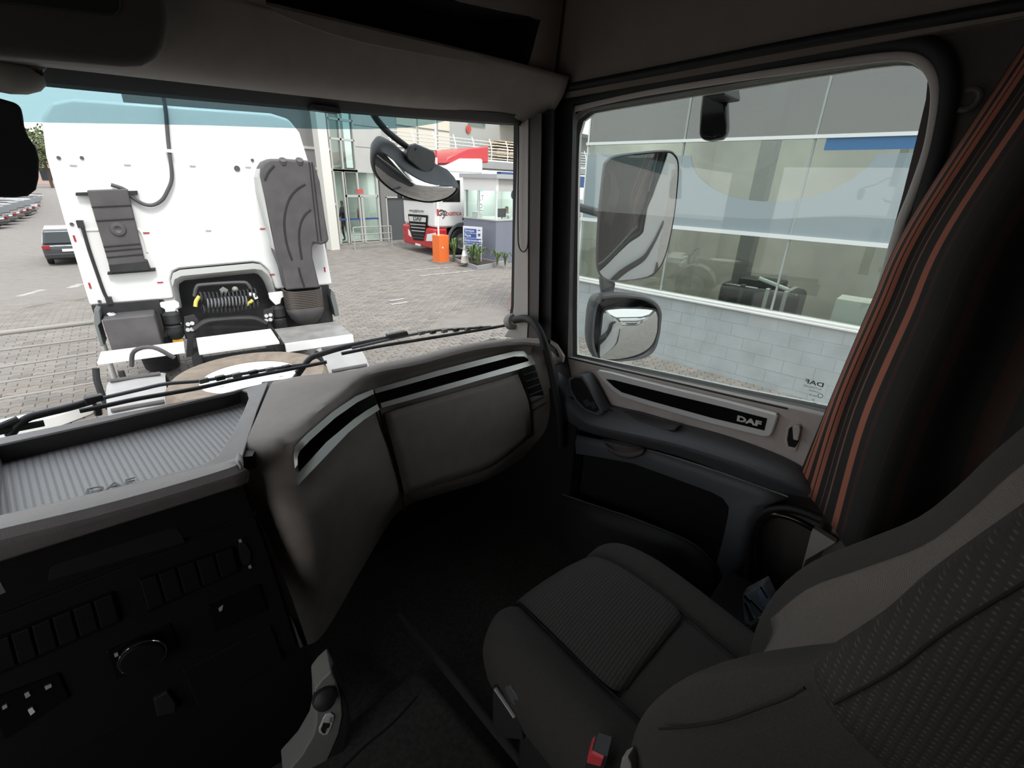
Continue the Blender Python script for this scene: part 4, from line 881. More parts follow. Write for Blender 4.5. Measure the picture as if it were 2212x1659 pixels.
MB().bb(FX + .06, FX + .068, -3, 4.95, zu, 5.6).build('upper_glass', m_darkg, sw, 'dark reflecting upper glass')
# frosted film with a round cut-out
yc, zc, ra, rb = 2.05, zt_ + .02, 1.10, .62
outl = []
for k in range(33):
    t = PI + PI * k / 32; outl.append((yc + ra * math.cos(t), zc + rb * math.sin(t)))
cut = [(y, z) for y, z in outl if z < zt_]
poly = [(-3, zt_)] + [(y, z) for y, z in cut] + [(4.93, zt_), (4.93, zb), (-3, zb)]
MB().prism([(FX + .05, y, z) for y, z in poly], (.004, 0, 0)).build('frosted_film', m_film, sw, 'pale blue frosted film with a round cut-out')
for z0, z1 in ((zb - .03, zb + .02), (zu - .01, zu + .03)):
    MB().bb(FX + .02, FX + .09, -3, 4.95, z0, z1).build('transom', m_alu, sw)
MB().bb(FX + .052, FX + .058, -3, 1.5, zt_, zu).build('blue_band', M('signal_blue', (.05, .16, .34), .4), sw, 'strip of blue film')
for y in (4.93, 3.28, 1.62, -.05):
    MB().bb(FX + .045, FX + .085, y - .012, y + .012, TOP + .07, 5.6).build('mullion', m_alu if y > 4.9 else M('thin_mullion', (.30, .33, .32), .5), sw)
MB().bb(FX - .1, FX + 6, -3, 5.0, 5.6, 6.2).build('fascia', M('fascia_white', (.6, .6, .58), .6), sw)
m_in = M('showroom_wall', (.42, .41, .375), .8, var=.08, vscale=2)
inn = MB(); inn.bb(FX + 5.4, FX + 5.5, -3, 5, 0, 5.6); inn.bb(FX + .2, FX + 5.5, 4.9, 4.98, 0, 5.6); inn.bb(FX + .2, FX + 5.5, -3.1, -3.0, 0, 5.6); inn.bb(FX + .1, FX + 5.5, -3, 5, 5.5, 5.6)
inn.build('interior_walls', m_in, sw)
MB().bb(FX + .2, FX + 5.5, -3, 5, .0, .08).build('interior_floor', M('showroom_floor', (.40, .38, .33), .35), sw)
b = MB(); b.bb(FX + 2.5, FX + 2.8, 2.75, 3.0, .08, 5.5); b.build('inner_column', M('inner_column_grey', (.16, .17, .17), .6), sw)
for y0, y1 in ((-1.0, 1.2), (2.2, 4.2)):
    ld = bpy.data.lights.new('showroom_fill', 'AREA'); ld.energy = 130; ld.shape = 'RECTANGLE'; ld.size = 1.6; ld.size_y = .3; ld.color = (1, .98, .94)  # added area light to brighten the showroom, no such source is visible
    lo2 = bpy.data.objects.new('showroom_fill', ld); COL.objects.link(lo2); lo2.location = (FX + 2.2, (y0 + y1) / 2, 5.3)
# stored tank and boxes behind the glass
tk = thing('fuel_tank', 'black ribbed truck fuel tank stored behind the shop window', 'tank', (FX + 1.0, 1.9, .95))
m_tank = M('tank_black', (.022, .024, .025), .35)
def AQ(px, py): return AX(px, py, FX + .9)
tz0, tz1 = AQ(1640, 680).z - .1, AQ(1640, 622).z; ty0, ty1 = AQ(1727, 640).y, AQ(1552, 625).y
b = MB(); b.bb(FX + .9, FX + 1.5, ty0, ty1, tz0, tz1); b.build('tank_body', m_tank, tk, bevel=.09, seg=4)
for py_ in (.30, .62, .84):
    y = ty1 + (ty0 - ty1) * py_; MB().bb(FX + .89, FX + 1.51, y - .035, y + .035, tz0, tz1 + .012).build('strap', m_steel if py_ > .3 else m_anth, tk, bevel=.02)
MB().bb(FX + 1.0, FX + 1.4, ty0 + .3, ty1 - .25, tz1 - .02, tz1 + .10).build('step_plate', m_black, tk, bevel=.02)
MB().tube([(FX + 1.0, ty1 - .55, tz1 + .13), (FX + 1.0, ty1 - 1.0, tz1 + .02)], .03, 8).build('white_tube', m_white, tk)
tb = thing('storage_rack', 'grey steel bench carrying the black tank', 'rack', (FX + 1.2, 1.4, .08))
MB().bb(FX + .6, FX + 1.7, 1.02, 2.9, tz0 - .07, tz0).build('shelf', m_gray, tb)
for y in (1.1, 2.8):
    for x in (.65, 1.65): MB().bb(FX + x - .03, FX + x + .03, y - .03, y + .03, .08, tz0 - .07).build('leg', m_gray, tb)
cb = MB().bb(FX + .35, FX + .75, .25, .95, .08, TOP + .32).build('white_board', M('board_white', (.62, .62, .58), .6), None, bevel=.01); tag(cb, 'off-white box standing behind the shop window sill beside the curtain', 'box')

# ================================================================ WHITE TRACTOR UNIT AHEAD
TP = Vector((.531, 6.536, 0)); TRZ = math.atan2(-.224, .974)
tr = thing('tractor_unit', 'white tractor unit seen from behind with a black air intake duct on its cab', 'truck', TP, local=True, rz=TRZ)
_lat = Vector((.974, -.224, 0)).normalized(); _fw = Vector((.224, .974, 0)).normalized()
def TL(px, py, v=0.0):
    """pixel on the plane v metres behind the cab's back wall, in the tractor's own axes (right, forward, up)"""
    d = ray(px, py); o_ = TP - _fw * v; t = ((o_ - EYE).dot(_fw)) / d.dot(_fw); p = EYE + d * t
    return Vector(((p - TP).dot(_lat), -v, p.z))
def tp(mb, name, mat, par=None, label=None, **k): return mb.build(name, mat, par or tr, label, **k)
m_tw = M('tractor_white', (.88, .88, .875), .35, coat=.3)
m_tg = M('tractor_grey', (.085, .080, .082), .6, var=.12, vscale=6)
m_tg2 = M('tractor_black', (.024, .024, .026), .6, var=.2, vscale=10)
m_dust = M('dusty_tyre', (.21, .17, .135), .95, var=.15, vscale=12, bump=.4, bscale=60)
m_pale = M('pale_seal_grey', (.50, .51, .49), .6)
back = [(0, 1.36), (.02, 2.2), (.045, 2.8), (.10, 3.12), (.20, 3.25), (.36, 3.30), (2.06, 3.34), (2.24, 3.30), (2.34, 3.17), (2.40, 2.85), (2.46, 2.1), (2.50, 1.37), (1.80, 1.37), (1.775, 1.50), (1.745, 1.62), (1.68, 1.70), (1.60, 1.72), (.86, 1.69), (.79, 1.66), (.755, 1.58), (.745, 1.36)]
tp(MB().prism([(u, 0, w) for u, w in back], (0, 2.1, 0)), 'cab', m_tw, bevel=.035, seg=3)
arch = [(.745, 1.25), (.755, 1.58), (.79, 1.66), (.86, 1.69), (1.60, 1.72), (1.68, 1.70), (1.745, 1.62), (1.775, 1.50), (1.80, 1.25)]
archi = [(.79, 1.25), (.80, 1.44), (.82, 1.52), (.88, 1.555), (1.60, 1.585), (1.64, 1.57), (1.69, 1.50), (1.72, 1.42), (1.75, 1.25)]
tp(MB().grid([[(u, -.03, w) for u, w in arch], [(u, -.035, (w + w2) / 2) for (u, w), (_, w2) in zip(arch, archi)], [(u, .06, w) for u, w in archi], [(u, .5, w) for u, w in archi]]), 'engine_arch', m_pale, smooth=True)
tp(MB().bb(.74, 1.80, .30, .34, .8, 1.72), 'engine_cover', m_tg2)
# red and grey markers across the back wall
m_red = M('marker_red', (.42, .03, .04), .5); m_mk = M('marker_grey', (.45, .42, .42), .5)
for px, py, red in ((158, 357, 0), (275, 356, 0), (416, 358.5, 0), (536, 361, 0), (316, 503, 1), (450, 498, 0), (567, 494.5, 1), (346, 610, 1), (588, 593, 1)):
    p = TL(px, py, .004); tp(MB().box(p, (.055, .01, .012)), 'marker', m_red if red else m_mk)
for px, py in ((161, 515), (194, 617), (701.5, 582)):
    tp(MB().box(TL(px, py, .004), (.016, .01, .06)), 'marker', m_red)
for px, py in ((127, 341), (177, 341), (545, 346), (155, 484), (215, 651), (512, 364)):
    p = TL(px, py, .0); tp(MB().disc(p, .016 if px != 512 else .03, (0, -1, 0), .012, 12), 'bolt', m_tg)
# flat dark cover with its brackets, left of centre
pan = [(187, 411), (275, 408), (314, 568), (236, 576)]
cov = tp(MB().prism([TL(*p, .10) for p in pan], (0, .08, 0)), 'flat_cover', m_tg, bevel=.012)
for py_ in (.22, .40, .74, .80, .88):
    a = TL(187 + (236 - 187) * py_, 411 + (576 - 411) * py_, .105); c_ = TL(275 + (314 - 275) * py_, 408 + (568 - 408) * py_, .105); tp(MB().tube([a, c_], .006, 6), 'rib', m_tg2, cov)
tp(MB().lathe(TL(255, 495, .10), [(.07, 0), (.06, .018), (.035, .022), (.02, .010), (0, .008)], (0, -1, 0), 18), 'boss', m_tg, cov, smooth=True)
for q in (((163, 416), (297, 412), (297, 421), (163, 423)), ((232, 588), (336, 579), (336, 586), (232, 594))):
    tp(MB().prism([TL(*p, .06) for p in q], (0, .05, 0)), 'bracket_strip', m_tg2, bevel=.004)
tp(MB().prism([TL(*p, .10) for p in ((234, 570), (318, 562), (326, 584), (238, 590))], (0, .09, 0)), 'cover_foot', m_tg2, bevel=.01)
hose = tp(MB().tube(cr([TL(*p, .04) for p in ((352, 205), (358, 240), (362, 290), (366, 330), (371, 370), (370, 392), (362, 412), (350, 432), (330, 443), (308, 440), (285, 425), (268, 409), (240, 399))], 5), .018, 10), 'hose', m_tg, smooth=True)
tp(MB().box(TL(365, 326, .04), (.06, .05, .03)), 'hose_clip', m_white, hose)
tp(MB().tube(cr([TL(*p, .05) for p in ((174, 482), (180, 497), (192, 538), (208, 585), (224, 630), (232, 645), (237, 652))], 4), .016, 8), 'side_bar', m_tg2, smooth=True)
for p_ in ((174, 484), (236, 649)): tp(MB().box(TL(*p_, .035), (.05, .07, .07)), 'bar_foot', m_tg2)
# raised pressings in the white wall
def outline(px, nm='pressing'): tp(MB().tube(cr([TL(*p, .0) for p in px], 4), .012, 8), nm, m_tw, smooth=True)
outline(((176, 498), (230, 496), (285, 492), (303, 500), (312, 520), (318, 545)))
outline(((558, 385), (556, 400), (565, 440), (575, 460), (588, 470)))
outline(((580, 482), (576, 490), (583, 520), (592, 534)))
# air intake duct
dz = .30
du = [(561, 380), (562, 362), (570, 349), (584, 343), (620, 343), (668, 347), (678, 350), (692, 392), (703, 470), (711, 517), (708, 525), (694, 529), (678, 526), (675, 536), (676, 556), (692, 622), (619, 628), (608, 580), (595, 547), (585, 490), (572, 430)]
duct = tp(MB().prism([TL(*p, dz) for p in du], (0, dz, 0)), 'air_intake_duct', m_tg, None, 'dark grey air intake duct', bevel=.03, seg=3)
for sl in (((590, 391), (584, 362), (592, 358)) and ((572, 389), (580, 372), (592, 358)), ((659, 398), (640, 410), (625, 430), (617, 455), (614, 485), (618, 520), (624, 543), (631, 562)), ((671, 453), (658, 465), (649, 485), (646, 510), (648, 535), (652, 560)), ((645, 578), (650, 598), (657, 619))):
    tp(MB().tube(cr([TL(*p, dz) for p in sl], 4), .012, 6), 'groove', m_tg2, duct, smooth=True)
for a, c_ in (((668, 350), (687, 522)), ((674, 350), (694, 520))):
    tp(MB().tube([TL(*a, dz), TL(*c_, dz)], .008, 6), 'edge_rib', m_tg2, duct)
for px_ in (611, 647): tp(MB().lathe(TL(px_, 348, dz - .02), [(.05, -.02), (.04, .02), (.015, .03), (0, .02)], (0, -.6, .8), 14), 'clip_boss', m_tg, duct, smooth=True)
tp(MB().prism([TL(*p, .28) for p in ((556, 383), (562, 362), (572, 430), (595, 547), (588, 520), (560, 415))], (0, .27, 0)), 'duct_edge', m_pale, duct)
bl = TL(658, 640, .15)
rows = []
for i in range(23):
    t = i / 22; w = TL(658, 626, .3).z - .005 - t * .235; r_ = .215 + (.014 if i % 2 else -.006)
    rows.append([(2.085 + r_ * math.copysign(abs(math.cos(a)) ** .6, math.cos(a)), -.15 + .17 * math.copysign(abs(math.sin(a)) ** .6, math.sin(a)) + (.012 if i % 2 else 0), w) for a in [2 * PI * k / 28 for k in range(28)]])
tp(MB().grid(rows, cu=True), 'bellows', M('bellows_brown', (.075, .062, .055), .7), duct, 'ribbed rubber bellows', smooth=False)
zb_ = rows[-1][0][2]; rows = []
for s_, dw in ((1.04, .0), (1.06, -.03), (1.0, -.07), (.85, -.14), (.6, -.20), (.3, -.235), (.02, -.245)):
    rows.append([(2.085 + .215 * s_ * math.copysign(abs(math.cos(a)) ** .7, math.cos(a)), -.15 + .17 * s_ * math.copysign(abs(math.sin(a)) ** .7, math.sin(a)), zb_ + dw) for a in [2 * PI * k / 24 for k in range(24)]])
tp(MB().grid(rows, cu=True), 'intake_bowl', m_tg, duct, smooth=True)
# below the cab
b = MB(); b.bb(.10, .54, -.30, .6, .88, 1.28); tp(b, 'battery_box', m_tg, bevel=.02)
b = MB(); b.bb(.02, .60, -.05, 1.2, 1.22, 1.38); tp(b, 'cab_underside', m_tg2)
b = MB(); b.bb(1.85, 2.46, .02, 1.2, .8, 1.38); tp(b, 'air_cleaner', m_tg2, bevel=.02)
tp(MB().sphere(TL(240, 682, .12), .05, 12, (1.2, 1, .8)), 'chrome_cap', m_chrome, smooth=True)
tp(MB().prism([TL(*p, .25) for p in ((203, 668), (214, 672), (218, 696), (212, 704), (223, 742), (226, 747), (218, 749), (203, 700))], (0, .30, 0)), 'mud_flap', M('flap_grey', (.16, .175, .175), .6), bevel=.006)
tp(MB().prism([TL(*p, .15) for p in ((715, 625), (722, 632), (731, 668), (733, 682), (724, 684), (721, 668), (716, 650), (714, 640))], (0, .30, 0)), 'mud_flap', M('flap_grey', (.16, .175, .175), .6), bevel=.006)
for q in (((345, 655), (378, 650), (387, 655), (388, 664), (380, 668), (378, 680), (366, 684), (358, 678), (356, 668), (347, 664)), ((580, 634), (612, 630), (616, 640), (608, 645), (606, 656), (596, 660), (588, 652), (582, 645))):
    tp(MB().prism([TL(*p, .12) for p in q], (0, .06, 0)), 'cab_mount_cover', m_tw, bevel=.01)
for cx0 in (375, 602): tp(MB().lathe(TL(cx0, 700 if cx0 < 400 else 685, .1), [(.06, -.16), (.085, -.12), (.085, -.02), (.06, 0), (.085, .02), (.085, .12), (.05, .15), (0, .15)], (0, 0, 1), 16), 'air_spring', m_tg2, smooth=True)
tp(MB().box(TL(385, 737, .12), (.10, .05, .05)), 'yellow_label', M('label_yellow', (.75, .42, .03), .5))
for q in (((398, 685), (420, 680), (428, 690), (430, 722), (418, 726), (416, 770), (402, 772), (405, 730), (398, 715)), ((569, 670), (590, 665), (592, 690), (584, 700), (598, 722), (610, 745), (598, 748), (582, 715), (568, 700))):
    br = tp(MB().prism([TL(*p, .20) for p in q], (0, .04, 0)), 'chassis_bracket', m_tg2, bevel=.004)
    c_ = ((406, 700), (415, 698), (406, 712), (415, 711)) if q[0][0] < 500 else ((575, 682), (584, 680), (575, 692), (584, 690))
    for p in c_: tp(MB().disc(TL(*p, .205), .022, (0, -1, 0), .015, 12), 'bolt', m_silver, br)
tp(MB().tube(cr([TL(*p, .22) for p in ((420, 712), (445, 695), (480, 690), (530, 687), (555, 690), (575, 700))], 4), .035, 8), 'cross_tube', m_tg2, smooth=True)
tp(MB().tube(cr([TL(*p, .05) for p in ((420, 640), (425, 620), (440, 615), (520, 610), (535, 614), (542, 625))], 4), .02, 8), 'hose_rail', m_tg, smooth=True)
tp(MB().prism([TL(*p, .16) for p in ((474, 626), (482, 620), (493, 626), (488, 636), (480, 636))], (0, .02, 0)), 'coupling_plate', m_gray)
tp(MB().sphere(TL(508, 625, .16), .035, 10), 'coupling', m_gray, smooth=True)
def coil(px0, px1, turns, r, sag, v):
    a, c_ = TL(*px0, v), TL(*px1, v); pts = []
    for i in range(turns * 10 + 1):
        t = i / (turns * 10); p = a.lerp(c_, t); p.z -= sag * 4 * t * (1 - t); q = 2 * PI * turns * t
        pts.append(p + Vector((math.sin(q) * .012, math.cos(q) * r, math.sin(q) * r)))
    return MB().tube(pts, .009, 6)
tp(coil((430, 642), (555, 632), 15, .055, .02, .22), 'coiled_hose', m_tg2, smooth=True)
tp(coil((436, 668), (560, 655), 14, .05, .03, .22), 'coiled_hose', m_tg2, smooth=True)
tp(coil((445, 655), (535, 648), 12, .05, .0, .26), 'coiled_hose', M('hose_worn', (.16, .16, .17), .5), smooth=True)
m_yel = M('hose_yellow', (.70, .60, .12), .5)
for q in (((431, 640), (424, 650), (422, 662)), ((532, 659), (540, 653), (546, 648))): tp(MB().tube(cr([TL(*p, .24) for p in q], 3), .02, 8), 'hose_end', m_yel, smooth=True)
tp(MB().tube(cr([TL(*p, .24) for p in ((538, 636), (548, 637), (554, 645))], 3), .022, 8), 'hose_end', m_white, smooth=True)
# decks, frame, wheels
def deck(u0, u1, v0, v1, w, mat, nm='deck_plate', sk=0.0):
    tp(MB().prism([(u0, -v0, w), (u1, -v0 + sk, w), (u1, -v1 + sk, w), (u0, -v1, w)], (0, 0, -.03)), nm, mat, bevel=.004)
deck(.03, .74, .42, .78, .98, m_tw); deck(.86, 1.62, .42, .98, 1.0, m_tw)
deck(1.66, 2.40, .42, 1.05, .99, M('deck_grey', (.30, .29, .28), .5, .3, var=.2, vscale=5))
tp(MB().bb(1.66, 2.40, -1.10, -1.05, .90, .99), 'deck_edge', m_tw)
for u in (.82, 1.68): tp(MB().bb(u - .05, u + .05, -4.2, 1.5, .46, .735), 'frame_rail', m_tg2)
for v in (.3, 2.8): tp(MB().bb(.82, 1.68, -v - .1, -v + .1, .48, .70), 'cross_member', m_tg2)
rows = [(.40, -.12), (.43, -.145), (.53, -.155), (.615, -.14), (.65, -.09), (.66, 0), (.65, .09), (.615, .14), (.53, .155), (.43, .145), (.40, .12)]
sp_ = tp(MB().lathe((1.22, -1.98, .90), rows, (0, 0, 1), 48), 'loose_tyre', m_dust, None, 'dusty tan tyre lying flat on the frame', smooth=True)
tp(MB().lathe((1.22, -1.98, .90), [(.40, -.12), (.41, .115), (.38, .12), (.345, .07), (.30, .05), (.12, .055), (.0, .055)], (0, 0, 1), 40), 'rim', m_tw, sp_, smooth=True)
for k in range(8):
    a = 2 * PI * k / 8; tp(MB().disc((1.22 + .24 * math.cos(a), -1.98 + .24 * math.sin(a), .95), .02, (0, 0, 1), .02, 8), 'wheel_nut', m_chrome, sp_)
def wheel(par, c, r, w_, mat=m_tg2, ax=(1, 0, 0), rimm=None):
    prof = [(r * .58, -w_ / 2), (r * .92, -w_ / 2), (r * .99, -w_ * .40), (r, 0), (r * .99, w_ * .40), (r * .92, w_ / 2), (r * .58, w_ / 2)]
    t = MB().lathe(c, prof, ax, 32).build('wheel', mat, par, smooth=True)
    ac = Vector(c); MB().lathe(ac, [(r * .6, -w_ * .46), (r * .50, -w_ * .30), (r * .28, -w_ * .28), (r * .2, -w_ * .44), (0, -w_ * .44), ], ax, 24).build('hub', rimm or m_steel, t, smooth=True)
    MB().lathe(ac, [(r * .6, w_ * .46), (r * .50, w_ * .30), (r * .28, w_ * .28), (r * .2, w_ * .44), (0, w_ * .44), ], ax, 24).build('hub', rimm or m_steel, t, smooth=True)
    return t
m_fend = M('fender_grey', (.34, .335, .33), .5, var=.1, vscale=4)
for u in (.36, 2.14):
    wheel(tr, (u, -1.45, .46), .46, .40)
    prof = [(.485, -.20), (.505, -.21), (.52, -.17), (.53, 0), (.52, .17), (.505, .21), (.485, .20)]
    rows = [[Vector((u + h, -1.45 + r_ * math.cos(a), .46 + r_ * math.sin(a))) for a in [PI * (.04 + .92 * k / 20) for k in range(21)]] for r_, h in prof]
    fe = tp(MB().grid(rows), 'mudguard', m_fend, smooth=True, solid=.01)
    for k in (5, 10, 15):
        a = PI * (.04 + .92 * k / 20); tp(MB().tube([Vector((u + h, -1.45 + .54 * math.cos(a), .46 + .54 * math.sin(a))) for h in (-.18, 0, .18)], .018, 8), 'guard_rib', m_tg, fe)
    wheel(tr, (u, 1.7, .52), .52, .40)
tp(MB().tube(cr([(.02, -.86, .95), (.0, -.88, .80), (.02, -.9, .55), (.12, -.92, .45), (.2, -.92, .55), (.2, -.9, .9)], 4), .028, 8), 'side_hoop', m_tg2, smooth=True)
tp(MB().tube(cr([(.30, -.98, .96), (.36, -1.05, 1.12), (.52, -1.2, 1.18), (.66, -1.2, 1.05)], 4), .02, 8), 'hose', m_tg, smooth=True)

# tube fence and low white kerb on the far left
m_rail = M('weathered_rail', (.30, .285, .265), .6)
fe = thing('tube_fence', 'pale steel tube fence of five rails left of the white tractor', 'fence', (-1.2, 7.3, 0))
f0, f1 = Vector((-.42, 7.25, 0)), Vector((.97, -.21, 0)).normalized(); fnn = Vector((-f1.y, f1.x, 0))
for i, (ya, yb) in enumerate(((720, 695), (757, 730), (794, 762), (827, 794), (862, 826))):
    a = AP(0, ya, f0, fnn); c_ = AP(208, yb, f0, fnn); a2 = a + (a - c_) * 3
    MB().tube([a2, c_], .027 if i == 0 else .012, 10).build('rail', m_rail, fe, smooth=True)
for k in (-3.5, -1.4): 
    q = f0 + f1 * k; MB().tube([(q.x, q.y, 0), (q.x, q.y, 1.55)], .035, 10).build('post', m_steel, fe, smooth=True)
q = AP(208, 700, f0, fnn); MB().tube([(q.x, q.y, 0), (q.x, q.y, q.z + .02)], .03, 10).build('post', m_steel, fe, smooth=True)
kb = MB().prism([AZ(-300, 1000, -2.55), AZ(0, 905, -2.55), AZ(110, 882, -2.55), AZ(216, 852, -2.55), AZ(190, 872, -2.55), AZ(120, 897, -2.55), AZ(0, 928, -2.55), AZ(-300, 1030, -2.55)], (0, 0, -.15)).build('white_kerb', m_white, None, bevel=.02); tag(kb, 'low white kerb between the wiper and the tube fence', 'kerb')

# ================================================================ WHITE SHOWROOM BUILDING ACROSS THE YARD
fb = thing('office_building', 'white office building with tall glazing, balcony rails and a grey door across the yard', 'building', (14, 20, 0))
m_fw = M('facade_white', (.46, .465, .44), .7, var=.03, vscale=2)
m_fg = M('facade_grey', (.20, .195, .19), .75)
m_col = M('column_white', (.70, .69, .64), .7)
m_pane = glass('facade_glass', (.66, .74, .71), 2.0)
FY = 20.0
def fq(px, y=FY, d=.1, nm='panel', mat=None, par=None, label=None): return MB().prism([AY(*p, y) for p in px], (0, d, 0)).build(nm, mat or m_fw, par or fb, label)
def fr_(x0, y0, x1, y1, y=FY, d=.1, nm='panel', mat=None, par=None, label=None):
    """upright rectangle from two opposite pixel corners"""
    a, c_ = AY(x0, y0, y), AY(x1, y1, y); m = MB(); m.bb(a.x, c_.x, y, y + d, max(0, min(a.z, c_.z)), max(a.z, c_.z)); return m.build(nm, mat or m_fw, par or fb, label)
X = lambda px, py=450, y=FY: AY(px, py, y).x
Zf = lambda px, py, y=FY: AY(px, py, y).z
# main wall pieces (openings left free)
def wall(x0, x1, z0, z1, y=FY, d=.25, mat=m_fw, nm='wall_panel'): return MB().bb(x0, x1, y, y + d, z0, z1).build(nm, mat, fb)
wall(4.0, 10.55, 0, 9.0, FY, .3, m_fg, 'grey_wall')
for z in (1.6, 2.95, 3.70, 5.1): wall(4.0, 10.5, z, z + .10, FY - .05, .06, m_fw, 'wall_band')
MB().bb(9.27, 9.63, 18.38, 18.8, 0, 9).build('column', m_col, fb, 'tall white column')
za, zb2, zc2 = 2.90, 3.73, 5.6
x0, x1, x2, x3 = 10.9, 11.6, 12.86, 13.0
wall(x1 + .05, x3, zb2 - .75, 9.0, FY, .25, m_fw, 'white_cladding')
for z in (zb2 - .75 + .02, zb2 + .2, 4.75): wall(x1 + .05, x3, z, z + .02, FY - .01, .02, m_fg, 'cladding_joint')
for (a, c_) in ((10.55, 11.0), (11.06, 11.62)):
    for (z0, z1) in ((zb2 - .72, zb2 + .40), (zb2 + .46, 4.85), (4.91, 6.2)): MB().bb(a, c_, FY + .06, FY + .08, z0, z1).build('window_pane', m_pane, fb)
for xx in (10.55, 11.03, 11.64): wall(xx - .035, xx + .035, 0, 9.0, FY - .03, .12, m_fw, 'mullion')
for zz in (zb2 - .75, zb2 + .43, 4.88): wall(10.55, 11.64, zz - .04, zz + .04, FY - .03, .12, m_fw, 'transom')
MB().bb(10.55, 12.75, FY + .06, FY + .08, 0.02, zb2 - .78).build('entrance_glass', m_pane, fb)
for xx in (10.98, 11.78, 12.60): wall(xx - .05, xx + .05, 0, 1.95 if 11 < xx < 12.5 else zb2 - .75, FY - .03, .12, m_fw, 'door_frame')
wall(10.98, 12.6, 1.93, 2.02, FY - .03, .12, m_fw, 'door_head'); wall(10.55, 12.75, zb2 - .80, zb2 - .70, FY - .03, .12, m_fw, 'transom')
MB().bb(10.6, 12.7, FY - .02, FY, .98, 1.06).build('blue_stripe', M('manifestation_blue', (.04, .08, .22), .5), fb)
wall(12.75, 13.02, 0, zb2 - .75, FY, .25, m_fg, 'grey_wall'); wall(13.02, 14.1, 1.92, zb2 + .2, FY, .25, m_fg, 'grey_wall'); wall(14.1, 18.5, 0, zb2 + .2, FY, .25, m_fg, 'grey_wall')
MB().bb(13.05, 14.06, FY + .05, FY + .12, 0, 1.9).build('grey_door', M('door_slate', (.075, .08, .085), .5), fb, 'dark grey flush door')
for xx in (13.03, 14.08): wall(xx - .03, xx + .03, 0, 1.95, FY - .02, .1, m_fw, 'door_frame')
wall(13.0, 14.1, 1.90, 1.96, FY - .02, .1, m_fw, 'door_head')
# inside the entrance
wall(10.5, 14, 0, 9, FY + 5, .2, M('lobby_wall', (.55, .56, .52), .8), 'lobby_wall'); wall(10.5, 14, 0, .03, FY + .3, 4.7, M('lobby_floor', (.45, .44, .41), .4), 'lobby_floor')
wall(10.5, 14, 3.0, 3.1, FY + .3, 4.7, m_fw, 'lobby_ceiling'); wall(13.9, 14, 0, 3, FY + .3, 4.7, m_fw, 'lobby_side')
ll_ = bpy.data.lights.new('lobby_fill', 'AREA'); ll_.energy = 160; ll_.size = 2.0  # added fill light so the lobby behind the glass is bright
ll_o = bpy.data.objects.new('lobby_fill', ll_); COL.objects.link(ll_o); ll_o.location = (12.2, FY + 2.2, 2.95)
# upper storey set back, with balcony
UY = 22.0
wall(13.0, 40, 3.9, 9.0, UY, .3, M('upper_wall', (.36, .37, .35), .8), 'upper_wall')
for xa, xb in ((15.2, 16.4), (16.5, 17.7), (17.8, 18.6)):
    MB().bb(xa, xb, UY - .04, UY, 4.2, 5.1).build('upper_window', M('cream_glass', (.62, .57, .47), .35), fb); MB().bb(xa, xb, UY - .04, UY, 5.2, 6.6).build('upper_window', bpy.data.materials['cream_glass'], fb)
MB().bb(20.0, 21.3, UY - .05, UY, 5.6, 6.6).build('upper_window', m_pane, fb)
wall(13.0, 30, 3.40, 3.75, FY - .6, 2.9, M('slab_grey', (.32, .325, .315), .8), 'balcony_slab')
bl = MB().bb(13.0, 30, FY - .55, FY - .50, 3.75, 3.82).build('balcony_rail', m_silver, fb)
for k in range(6):
    z = 3.9 + k * .155; o_ = .0 if k < 4 else .06 * (k - 3)
    MB().tube([(13.0, FY - .52 + o_, z), (30, FY - .52 + o_, z)], .022, 8).build('rail', m_silver, bl)
for k in range(13):
    x = 13.1 + k * 1.25; MB().tube(cr([(x, FY - .52, 3.75), (x, FY - .55, 4.2), (x, FY - .50, 4.5), (x, FY - .36, 4.8)], 3), .028, 8).build('rail_post', m_silver, bl)
p_ = AY(1012, 279, UY - .05); sg = MB().disc(p_, .19, (0, -1, 0), .03, 20).build('round_sign', M('sign_red', (.50, .06, .035), .5), fb, 'round red sign'); 
t0 = p_ + Vector((-.07, -.035, -.07)); text('sign_mark', 'J', m_black, sg, t0, (1, 0, 0), (0, 0, 1), .2, 1, .003)
MB().bb(22.5, 40, UY - 1.6, UY + 2, 5.9, 7.6).build('bright_canopy', m_white, fb)
wall(19, 40, 2.6, 3.25, FY - 1.6, .3, M('fascia_blue', (.035, .08, .22), .5), 'blue_fascia')
for k, s_ in enumerate(('0', 'M')):
    text('fascia_letter', s_, m_letter, fb, Vector((19.7 + k * 1.35, FY - 1.62, 2.75)), (1, 0, 0), (0, 0, 1), .4, 1, .01)
pl = thing('pallet_stack', 'stacked timber pallets behind the balcony rails', 'pallets', (22.5, FY + .8, 3.75))
m_wood = M('pallet_wood', (.50, .38, .24), .9, var=.2, vscale=6)
for k in range(9):
    z = 3.79 + k * .13
    for j in range(4): MB().bb(20.6 + j * 1.0 + (k % 3) * .07, 21.5 + j * 1.0 + (k % 3) * .07, FY + .3, FY + 1.3, z, z + .06).build('board', m_wood, pl)
